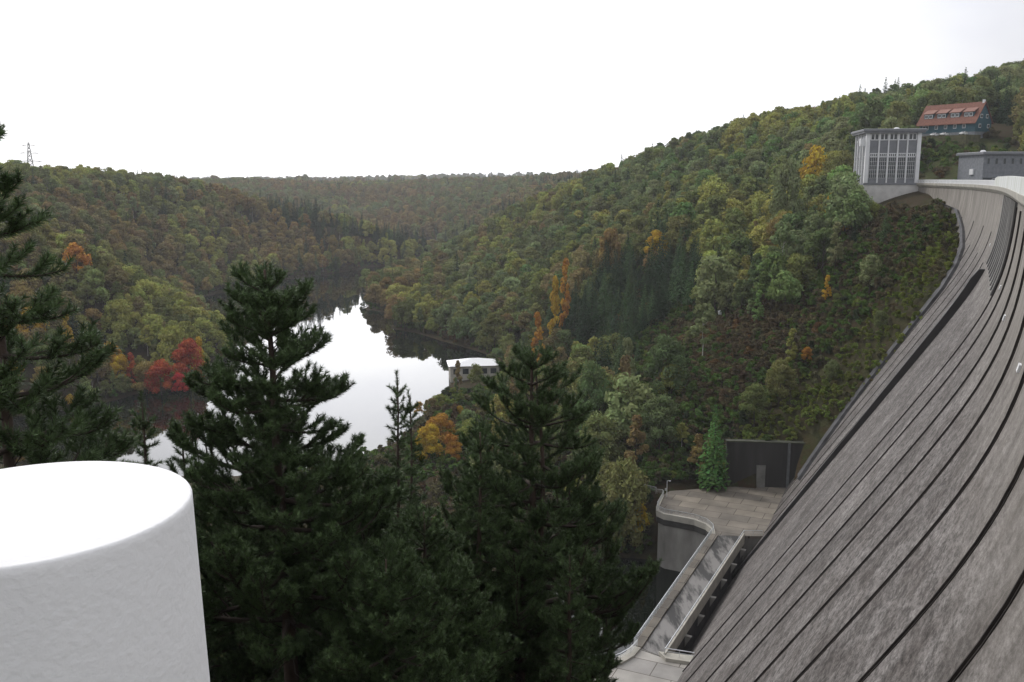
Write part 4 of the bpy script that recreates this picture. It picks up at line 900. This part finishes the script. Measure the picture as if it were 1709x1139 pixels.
def clump(x, y, s, seed):
    g = np.random.default_rng(seed); h = 0
    for k in range(5): th = g.uniform(0,6.28); h = h+np.sin((x*math.cos(th)+y*math.sin(th))/(s*g.uniform(.6,1.5))+g.uniform(0,6.28))
    return h/5
pc_ = np.where(PX < -60, .03, .06)+np.clip(clump(PX, PY, 38, 4)-.35, 0, 1)*.8
pc_ = np.where(in_poly(U, Vv, DARK) & (PD < 420), .92, pc_); pc_ = np.where(in_poly(U, Vv, TOPD) & (PD > 380) & (PD < 700), np.where(clump(PX, PY, 30, 91) > -.05, .8, .06), pc_); pc_ = np.where(in_poly(U, Vv, RIDG) & (PD > 700) & (PD < 1020), .8, pc_)
pc_ = np.where((PD > 1080) & (clump(PX, PY, 120, 8) > .05), .6, pc_); pc_ = np.where((PZ < -68) & (PD < 520), 0.01, pc_)
con = nr.uniform(size=n) < pc_
kind = np.empty(n, object); colr = np.empty(n, object); hue = clump(PX, PY, 45, 21)+nr.normal(size=n)*.33; hue2 = clump(PX, PY, 26, 33)+nr.normal(size=n)*.35
for i in range(n):
    if con[i]: kind[i] = ('spruce', int(nr.integers(3))); colr[i] = 'blackish green' if nr.uniform() < .75 else 'dark green'; continue
    r = nr.uniform(); point = left[i] and PD[i] < 520
    kind[i] = ('broad', int(nr.integers(6))) if r < .8 else (('birch', int(nr.integers(2))) if r < .88 else ('column', int(nr.integers(2))))
    h = hue[i]
    if point: colr[i] = 'yellow green' if h > .35 else 'rusty brown' if h < -.5 else 'golden' if hue2[i] > .62 else 'orange' if hue2[i] < -1.15 else 'olive green' if h > -.1 else 'brownish olive'
    elif PX[i] < 60 and PD[i] > 520 and left[i]: colr[i] = 'rusty brown' if h < -.5 else 'brownish olive' if h < 0 else 'olive green' if h < .5 else 'grey green' if h < .8 else 'yellow green'
    elif PD[i] > 1000: colr[i] = 'brownish olive' if h < 0 else 'olive green' if h < .5 else 'grey green'
    else: colr[i] = 'brownish olive' if h < -.55 else 'olive green' if h < -.05 else 'dull green' if h < .2 else 'grey green' if h < .6 else 'fresh green' if h < .8 else 'yellow green'
    if not point and PD[i] < 1000:
        if hue2[i] > .52: colr[i] = 'yellow green'
        elif hue2[i] > 1.0: colr[i] = 'golden'
        elif hue2[i] < -1.6: colr[i] = 'orange'
SC = PS*np.clip(nr.normal(.97, .24, n), .5, 1.5)*np.where((PZ < -70) & (PD < 420), .72, 1.0)*np.where(con, np.where(PD > 1000, .6, .92), 1.0)
SC = np.where((PD > 560) & (PD <= 1080), np.clip(SC, PS*.75, PS*1.08)*.95, SC)
SC = np.where(PD > 1080, np.clip(SC, PS*.8, PS*1.08)*.92, SC)
SC = np.where(in_poly(U, Vv, OPEN) & (PD < 330), SC*.5, SC)
# 280 of each kind that show largest stand as trees of their own
inf = (U > -20) & (U < 1730) & (Vv < 1139)
behind_pines = (Vv > 690) & (U > 340) & (U < 700) | (Vv > 780) & (U < 1000)
rank = np.where(inf & ~behind_pines, SC/PD, 0)
single = np.zeros(n, bool)
for sel, mx_ in ((~con, 290), (con, 150)):
    o_ = np.argsort(-np.where(sel, rank, 0))[:mx_]; single[o_] = True
ZONES = [((0,360),'on the left point'),((360,860),'on the right promontory'),((860,960),'on the hill above the lake'),((960,1060),'above the front pine'),((1060,1160),'above the lone birch'),((1160,1260),'above the retaining wall'),
         ((1260,1340),'right of the willow'),((1340,1430),'left of the tower'),((1430,1540),'behind the pillared tower'),((1540,1730),'behind the teal house')]
lab = {}; info = []
for i in np.where(single)[0]:
    u, v = U[i], Vv[i]
    z = next((t for (a, b), t in ZONES if a <= u < b), 'on the hill')
    if u < 960 and v > 640 and PX[i] > -60: z = 'beside the white pavilion'
    lvl = '' if z.startswith(('behind','on the strip')) else ' low' if v > (600 if u > 860 else 560) else ' high' if v < (330 if u > 860 else 470) else ' midway'
    ht = KINDS[kind[i]]['H']*SC[i]; size = 'tall' if ht > (13 if not con[i] else 17) else 'short' if ht < (10.5 if not con[i] else 13.5) else 'medium'
    nm = {'broad':'broadleaf tree','birch':'birch','column':'slender tree','spruce':'spruce'}[kind[i][0]]
    lab.setdefault(f'{size} {colr[i]} {nm}{lvl} {z}', []).append(i)
ORD = ['leftmost','second from left','third from left','fourth from left','fifth from left']
for base, ids in lab.items():
    ids.sort(key=lambda q: U[q])
    for j, i in enumerate(ids):
        m_ = len(ids); pre = '' if m_ == 1 or m_ > 6 else ('left of two, ','right of two, ')[j] if m_ == 2 else ('rightmost, ' if j == m_-1 else ORD[j]+', ')
        single_tree(TREE_NAMES[kind[i][0]], kind[i], PX[i], PY[i], SC[i], nr.uniform(0,6.28), jit(PAL[colr[i]]), pre+base, 'tree',
                    group='conifers of the hillside woods' if con[i] else 'broadleaf trees of the hillside woods', z=PZ[i])
# the rest of each wood is one mass
def scatter(name, pts, zs, idx, sc, tint, keys, label, cat):
    vc = bpy.data.collections.new(name+'_kinds'); 
    for k_, key in enumerate(keys):
        q = KINDS[key]; me = q['crown'].copy(); me.materials.clear(); me.materials.append(M_leafI)
        if q['trunk']:
            V = np.array(q['trunk'].v); F = [f for f in q['trunk'].f if len(f) == 4]; V2 = np.concatenate([q['V'], V]); F2 = np.concatenate([q['F'], np.array(F)+len(q['V'])])
            me = np_mesh('wood_tree', V2, F2, [M_leafI, M_birch if key[0] == 'birch' else M_bark], [0]*len(q['F'])+[1]*len(F), attrs={'lv': ('FACE', np.concatenate([q['LV'], np.ones(len(F))]))})
        ob = bpy.data.objects.new(f'wood_kind_{k_:02d}', me); vc.objects.link(ob)
    me = bpy.data.meshes.new(name); nn = len(pts); me.vertices.add(nn); me.vertices.foreach_set('co', np.column_stack([pts, zs]).astype(np.float32).ravel())
    for nm, ty, arr in (('kind_index','INT',idx),('size','FLOAT',sc),('turn','FLOAT',nr.uniform(0,6.28,nn))):
        a = me.attributes.new(nm, ty, 'POINT'); a.data.foreach_set('value', np.asarray(arr, np.int32 if ty == 'INT' else np.float32))
    a = me.attributes.new('tint', 'FLOAT_COLOR', 'POINT'); a.data.foreach_set('color', np.column_stack([tint, np.ones(nn)]).astype(np.float32).ravel())
    o = bpy.data.objects.new(name, me); link(o); tag(o, label, cat, kind='stuff')
    t = bpy.data.node_groups.new(name+'_scatter', 'GeometryNodeTree'); t.interface.new_socket('Geometry', in_out='INPUT', socket_type='NodeSocketGeometry'); t.interface.new_socket('Geometry', in_out='OUTPUT', socket_type='NodeSocketGeometry')
    gi = t.nodes.new('NodeGroupInput'); go = t.nodes.new('NodeGroupOutput'); ip = t.nodes.new('GeometryNodeInstanceOnPoints'); ci = t.nodes.new('GeometryNodeCollectionInfo'); mp_ = t.nodes.new('GeometryNodeMeshToPoints')
    ci.inputs['Collection'].default_value = vc; ci.inputs['Separate Children'].default_value = True; ci.inputs['Reset Children'].default_value = True
    def na(nm, ty): q = t.nodes.new('GeometryNodeInputNamedAttribute'); q.data_type = ty; q.inputs['Name'].default_value = nm; return q.outputs['Attribute']
    cx_ = t.nodes.new('ShaderNodeCombineXYZ'); l = t.links; l.new(na('turn','FLOAT'), cx_.inputs['Z'])
    l.new(gi.outputs[0], mp_.inputs['Mesh']); l.new(mp_.outputs[0], ip.inputs['Points']); l.new(ci.outputs[0], ip.inputs['Instance']); ip.inputs['Pick Instance'].default_value = True
    l.new(na('kind_index','INT'), ip.inputs['Instance Index']); l.new(cx_.outputs[0], ip.inputs['Rotation']); l.new(na('size','FLOAT'), ip.inputs['Scale']); l.new(ip.outputs[0], go.inputs[0])
    md = o.modifiers.new('scatter', 'NODES'); md.node_group = t; return o
KEYS = [k_ for k_ in KINDS if k_[0] not in ('shrub', 'fine')]; kidx = {k_: i for i, k_ in enumerate(KEYS)}
rest = ~single
for nm, sel, lb in (('wooded_hill', (PX > -60) & (PD < 1000), 'mixed autumn wood covering the hill right of the lake'),
                    ('wooded_hill', (PX <= -60) & (PD < 520), 'yellowing autumn wood on the point across the lake'),
                    ('wooded_hill', (PX <= -60) & (PD >= 520) & (PD < 1080), 'brown and olive autumn wood on the big hill left of the lake'),
                    ('distant_wood', (PD >= 1080) | ((PX > -60) & (PD >= 1000)), 'hazy woods on the far ridges behind the lake')):
    q = np.where(sel & rest)[0]
    scatter(nm, np.column_stack([PX[q], PY[q]]), PZ[q]-.3, [kidx[kind[i]] for i in q], SC[q], np.array([jit(PAL[colr[i]]) for i in q]), KEYS, lb, 'wood')
# undergrowth: brambles, ferns and low shrubs on the open slope, the grassy bank and along the shores
SK = [k_ for k_ in KINDS if k_[0] == 'shrub']
x1, y1 = lattice(20, 150, 180, 330, 1.55); x2, y2 = lattice(-70, 60, 150, 400, 2.8); x3, y3 = lattice(-60, 45, 6, 130, 2.6); x4, y4 = lattice(80, 260, 330, 470, 3.2); x5, y5 = lattice(-260, 60, 300, 960, 3.4)
GX = np.concatenate([x1,x2,x3,x4,x5]); GY = np.concatenate([y1,y2,y3,y4,y5]); GZ = ground_z(GX, GY); GD = np.hypot(GX, GY); gu, gv = pix(GX, GY, GZ)
src_ = np.repeat([0,1,2,3,4], [len(x1),len(x2),len(x3),len(x4),len(x5)])
dm = np.min((GX[:,None]-cs[:,0])**2+(GY[:,None]-cs[:,1])**2, 1)
ok = (GZ > WATER+.4) & ~in_poly(GX, GY, [(31,200),(29,186),(40,172),(50,174),(76,200),(70,205.5),(50,208),(34,206)]) & ~in_poly(GX, GY, [(42,180),(52,175),(24,124),(14,128)]) & ~in_poly(GX, GY, [(-10,121),(-8,100),(30,100),(34,130),(18,134)])
ok &= np.where(src_ == 3, in_poly(gu, gv, MEADOW) & (clump(GX, GY, 16, 77) > -.1), True) & np.where(src_ == 4, GZ < WATER+4, True) & ~((src_ == 3) & (np.abs(-(GX-hp0[0])*uy+(GY-hp0[1])*ux+4) < 9))
bank_ = in_poly(gu, gv, [(1205,740),(1430,770),(1680,330),(1600,340),(1430,560),(1330,640)])
ok &= ~in_poly(gu, gv, [(1415,300),(1560,300),(1560,350),(1415,350)])
ok &= ~((GD < 375) & in_poly(gu, gv, [(738,608),(850,600),(850,655),(738,660)]))
ok &= ~((GD < 150) & (GX > 6)) & ~((GD < 70) & (GX > 0))
ok &= ~(bank_ & (nr.uniform(size=len(GX)) > .95)) & ~((src_ == 2) & (GD < 32))
fd = np.min((GX[:,None]-ab_pts[:,0])**2+(GY[:,None]-ab_pts[:,1])**2, 1) if 'ab_pts' in globals() else np.full(len(GX), 99.)
ok &= fd > 3.2**2
GX, GY, GZ, gu, gv, src_, bank_ = [q[ok] for q in (GX, GY, GZ, gu, gv, src_, bank_)]
hh_ = clump(GX, GY, 9, 55)+nr.normal(size=len(GX))*.35
SHP = {'bramble': (.072,.058,.036), 'rust': (.10,.064,.034), 'fern': (.06,.09,.03), 'grassy': (.095,.115,.035), 'drab': (.075,.068,.04), 'dark': (.03,.04,.022)}
gc = .72*np.array([jit(SHP[('grassy' if h > -.1 else 'drab') if b else 'rust' if h < -.95 else 'bramble' if h < -.35 else 'drab' if h < 0 else 'fern' if h < .6 else 'dark' if h < .9 else 'grassy']) for h, b in zip(hh_, bank_)])
gs = nr.uniform(.4, 1.15, len(GX))*np.where(bank_, .75, 1)*np.where(src_ == 4, 1.7, 1)*np.where(src_ == 1, 1.3, 1)*np.where(src_ == 3, 1.4, 1)
gi_ = nr.integers(0, 4, len(GX))
for nm, sel, lb in (('undergrowth', (src_ == 0) | (src_ == 3), 'brambles, ferns and low scrub over the open slope beside the dam'), ('undergrowth', src_ == 2, 'low dark scrub under the pines on the near bank'), ('shore_scrub', (src_ == 1) | (src_ == 4), 'low scrub along the lake and basin shores')):
    q = np.where(sel)[0]; scatter(nm, np.column_stack([GX[q], GY[q]]), GZ[q]-.15, gi_[q], gs[q], gc[q], SK, lb, 'scrub')
print('trees', n, 'single', int(single.sum()), 'scrub', len(GX))

# ---------------------------------------------------------------- the pines in front
def needle_mat():
    m = bpy.data.materials.new('pine_needles'); m.use_nodes = True; t = m.node_tree; n = t.nodes; l = t.links; b = n['Principled BSDF']
    a = n.new('ShaderNodeAttribute'); a.attribute_name = 'lv'
    r = n.new('ShaderNodeValToRGB'); l.new(a.outputs['Fac'], r.inputs[0]); e = r.color_ramp.elements; e[0].position = 0; e[0].color = (.038,.062,.026,1); e[1].position = 1; e[1].color = (.125,.195,.075,1)
    l.new(r.outputs[0], b.inputs['Base Color']); b.inputs['Roughness'].default_value = .5; b.inputs['Specular IOR Level'].default_value = .35
    return m
M_needle = needle_mat(); M_pbark = mat('pine_bark', (.085,.06,.048), .95, var=.5, scale=5, bump=.4, stretch=(1,1,.35)); M_twig = mat('pine_twig', (.06,.045,.038), .95, var=.3, scale=3)
def pine(x, y, H, z0, seed, width, label, nleaders=1, rtrunk=.17, vis=9.0, spacing=.40, dens=1.0, needle=.115, power=.62, twin=0, sprays=20):
    g = np.random.default_rng(seed); tr = MB(); br = MB(); sh = []          # shoots: start, end, droop
    lean = g.uniform(-.02,.02,2)
    def axis(z, k=0): return np.array([lean[0]*z+k*twin*(.35+.15*math.sin(z)), lean[1]*z, z])
    n = 14
    for k in range(2 if twin else 1):
        zz = np.linspace(-1.0, H-.05-(.5 if k else 0), n); tr.tube([axis(z,k)+np.array([g.uniform(-.02,.02),g.uniform(-.02,.02),0]) for z in zz], [rtrunk*(.12+.88*((H-z)/H)**.9)*(1 if k == 0 else .75) for z in zz], 9)
    def shoot(a, b): sh.append((a, b))
    def limb(p, d, L_, r, lev, clothe):
        # a limb sweeping out and curling upwards, clothed with needles over its outer part
        m = max(3, int(L_/.22)); pts = [p]; q = p.copy(); dd = d.copy()
        for i in range(m):
            t = i/m; dd = dd+np.array([0,0,(.03+.30*t**1.6) if lev == 0 else (.10+.22*t)])+g.normal(size=3)*.05; dd /= np.linalg.norm(dd); q = q+dd*L_/m; pts.append(q.copy())
        br.tube(pts, [max(.006, r*(1-.8*i/m)) for i in range(m+1)], 5 if lev == 0 else 4, cap=False)
        for i in range(m):
            if (i+.5)/m > 1-clothe: shoot(pts[i], pts[i+1])
        if lev < 2 and L_ > .32:
            ns = int(L_/(.15 if lev == 0 else .21)*dens)
            for j in range(ns):
                t = g.uniform(.28 if lev == 0 else .25, .96); i = min(m-1, int(t*m)); pp = pts[i]+(pts[i+1]-pts[i])*(t*m-i); ax = pts[i+1]-pts[i]; ax /= np.linalg.norm(ax)
                sd_ = np.cross(ax, [0,0,1.]); sd_ /= max(1e-6, np.linalg.norm(sd_)); s = 1 if g.uniform() < .5 else -1
                d2 = ax*g.uniform(.5,.9)+sd_*s*g.uniform(.45,.95)+np.array([0,0,g.uniform(.0,.55)]); d2 /= np.linalg.norm(d2)
                l2 = (L_*(1-t)*.6+.16)*g.uniform(.6,1.15); limb(pp, d2, min(l2, 1.0), max(.006, r*.4), lev+1, min(1., max(.5, .40/l2+.25)))
    zlow = max(.6, H-vis)
    z = H-.12; w = 0
    for k in range(nleaders):                                               # upright candles at the top
        a = 6.283*k/max(1,nleaders)+.6; d = np.array([math.cos(a)*(.35 if nleaders > 1 else .02), math.sin(a)*(.35 if nleaders > 1 else .02), 1.]); d /= np.linalg.norm(d)
        limb(axis(H-.55), d, .62*g.uniform(.85,1.1), .02, 2, .95)
    z = H-.5
    while z > zlow:
        depth = H-z; Lm = width*min(1., (depth/(H*.62))**power)*g.uniform(.85,1.08); nb = int(g.integers(5,7)); a0 = g.uniform(0,6.283)
        for b in range(nb):
            a = a0+6.283*b/nb+g.uniform(-.3,.3); L_ = Lm*g.uniform(.7,1.15)
            el_ = max(-.12, .75-.36*depth)+g.uniform(-.1,.1); d = np.array([math.cos(a)*math.cos(el_), math.sin(a)*math.cos(el_), math.sin(el_)])
            limb(axis(z+g.uniform(-.08,.08), 1 if (twin and b%2) else 0), d, max(.3, L_), .012+.018*L_, 0, 1. if L_ < .6 else .85 if depth < 4 else .6)
        # short inner sprays between whorls
        for b in range(2):
            a = g.uniform(0,6.283); d = np.array([math.cos(a)*.8, math.sin(a)*.8, .5]); limb(axis(z-.25), d/np.linalg.norm(d), max(.25, Lm*.45), .012, 1, .7)
        z -= spacing*g.uniform(.85,1.15)*(1+.04*depth)
    for i in range(int(sprays*width)):                                          # sprays close to the stem
        zz = H-.8-(H-zlow-.8)*g.uniform(0,1)**1.2; a = g.uniform(0,6.283); d = np.array([math.cos(a)*.7, math.sin(a)*.7, g.uniform(.1,.8)]); limb(axis(zz), d/np.linalg.norm(d), g.uniform(.5,1.0)*min(1.,.35+.3*(H-zz)), .012, 1, .75)
    # dead twigs on the lower stem
    for i in range(46):
        zz = g.uniform(.2, max(.4, H*.55)); a = g.uniform(0,6.283); L_ = width*g.uniform(.25,.8); p = axis(zz); q = [p]
        d = np.array([math.cos(a), math.sin(a), g.uniform(-.25,.15)])
        for j in range(4): d = d+g.normal(size=3)*.12; q.append(q[-1]+d/np.linalg.norm(d)*L_/4)
        br.tube(q, [.014,.011,.008,.005,.003], 4, cap=False)
    # needles
    A = np.array([s[0] for s in sh]); B = np.array([s[1] for s in sh]); Ln = np.linalg.norm(B-A, axis=1); per = np.maximum(6, (Ln*150*NEED).astype(int)); idx = np.repeat(np.arange(len(sh)), per); N_ = len(idx)
    t = g.uniform(0,1,N_)[:,None]; Pn = A[idx]*(1-t)+B[idx]*t; ax = (B-A)[idx]/Ln[idx][:,None]
    rv = g.normal(size=(N_,3)); rv -= ax*(rv*ax).sum(1)[:,None]; rv /= np.linalg.norm(rv, axis=1, keepdims=True)
    f = g.uniform(.35,1.1,N_)[:,None]; d = ax*f+rv*g.uniform(.55,1.,N_)[:,None]+np.array([0,0,.05]); d /= np.linalg.norm(d, axis=1, keepdims=True)
    ln = needle*g.uniform(.7,1.15,N_)[:,None]; sd_ = np.cross(d, g.normal(size=(N_,3))); sd_ /= np.linalg.norm(sd_, axis=1, keepdims=True); wd = .0064*g.uniform(.8,1.3,N_)[:,None]
    V = np.stack([Pn-sd_*wd, Pn+sd_*wd, Pn+d*ln], 1).reshape(-1,3); F = np.arange(3*N_).reshape(-1,3)
    lv = np.clip(np.repeat(g.uniform(.15,.8,len(sh)), per)+g.uniform(-.2,.2,N_), 0, 1)
    o = thing('pine_tree', label, 'tree', (x, y, z0), 0, None)
    tr.build('trunk', M_pbark, o, smooth=True); br.build('branches', M_twig, o, smooth=True, fix=False)
    link(bpy.data.objects.new('crown', np_mesh('pine_crown', V, F, M_needle, attrs={'lv': ('FACE', lv)})), o)
    return N_
NEED = 2.5
PINES = [ # column and row of the top, distance, crown half-width, label, options
 (462,445,18.0,2.35,'big dark pine with several upright leaders, tallest in the middle of the view',dict(nleaders=5,rtrunk=.19,seed=3,power=.55,vis=7.2,spacing=.41,sprays=18,dens=1.1)),
 (893,585,22.0,2.6,'round topped pine with two stems, right of the big dark pine',dict(nleaders=5,rtrunk=.18,seed=8,twin=.55,power=.5,vis=8.6,dens=.85,sprays=10,spacing=.46)),
 (-38,190,13.0,1.75,'pine cut by the left edge of the photo, branches reaching over the lake',dict(nleaders=2,rtrunk=.14,seed=12,vis=10,power=.75,dens=.85,sprays=7,spacing=.46)),
 (655,627,22.5,.95,'thin pine top, left of the twin tips between the two large pines',dict(nleaders=1,seed=21,rtrunk=.10,dens=.65,power=1.,sprays=5)),
 (688,655,24.5,.9,'thin pine top, right of the twin tips between the two large pines',dict(nleaders=1,seed=22,rtrunk=.10,dens=.65,power=1.,sprays=5)),
 (600,790,20.0,1.8,'mid height pine filling the space right below the big dark pine',dict(nleaders=2,seed=31,rtrunk=.13)),
 (790,720,20.5,1.1,'pine tucked left of the round topped pine',dict(nleaders=2,seed=41,rtrunk=.12,power=.75)),
 (715,850,18.5,1.8,'lower pine in the middle of the dark mass of branches',dict(nleaders=2,seed=44,rtrunk=.13)),
 (165,690,16.5,.65,'small pine behind the white pillar, left of three tops',dict(nleaders=1,seed=51,rtrunk=.09,dens=.7,power=.9,sprays=8)),
 (232,668,18.0,.7,'small pine behind the white pillar, middle of three tops',dict(nleaders=1,seed=52,rtrunk=.09,dens=.7,power=.9,sprays=8)),
 (312,706,20.0,.8,'small pine behind the white pillar, right of three tops',dict(nleaders=2,seed=53,rtrunk=.10,power=.85,dens=.7,sprays=8)),
 (955,810,25.0,1.2,'low pine on the right flank of the round topped pine',dict(nleaders=1,seed=61,rtrunk=.11,power=.8)),
 (950,925,19.0,.75,'lowest pine in front of the twin stems',dict(nleaders=1,seed=62,rtrunk=.10,power=.75)),
 (872,930,20.5,1.1,'shaded young pine left of the lowest part of the twin stems',dict(nleaders=1,seed=78,rtrunk=.10,power=.7)),
 (520,900,24.0,2.0,'shaded pine low behind the trunk of the big dark pine',dict(nleaders=1,seed=71,rtrunk=.13)),
 (640,930,16.0,1.9,'shaded young pine at the lower edge between both large pines',dict(nleaders=2,seed=77,rtrunk=.11,power=.7)),
 (400,830,21.0,1.7,'shaded pine between the white pillar and the big dark pine',dict(nleaders=1,seed=72,rtrunk=.12)),
]
nn_ = 0
for u, v, d, wd, lb, op in PINES:
    p = at(u, v, d); zg = gz1(p[0], p[1]); H = p[2]-zg; nn_ += pine(p[0], p[1], H, zg, width=wd*1.3, label=lb, **op); print('pine', lb[:20], round(H,1), round(zg,1))
print('needles', nn_)

# ---------------------------------------------------------------- put each thing's origin at its base, then the air
bpy.context.view_layer.update()
for o in [q for q in S.objects if q.type == 'EMPTY' and q.parent is None and q.location.length < 1e-6]:
    pts = [Vector(v.co) for c in o.children for v in c.data.vertices]
    b = Vector(((min(p.x for p in pts)+max(p.x for p in pts))/2, (min(p.y for p in pts)+max(p.y for p in pts))/2, min(p.z for p in pts))); o.location = b
    for c in o.children: c.data.transform(Matrix.Translation(-b))
HAZE = 1.35e-4
if HAZE:
    k = MB(); k.box(-4900, 4900, -4900, 4900, -94.5, 110); hz_o = k.build('haze', None or bpy.data.materials.new('haze_air')); m = bpy.data.materials['haze_air']; m.use_nodes = True; t = m.node_tree; t.nodes.remove(t.nodes['Principled BSDF'])
    pv = t.nodes.new('ShaderNodeVolumePrincipled'); pv.inputs['Density'].default_value = HAZE; pv.inputs['Color'].default_value = (.95,.96,1,1); pv.inputs['Anisotropy'].default_value = .0
    t.links.new(pv.outputs[0], t.nodes['Material Output'].inputs['Volume']); tag(hz_o, kind='stuff', label='thin pale autumn haze filling the valley air', cat='haze')
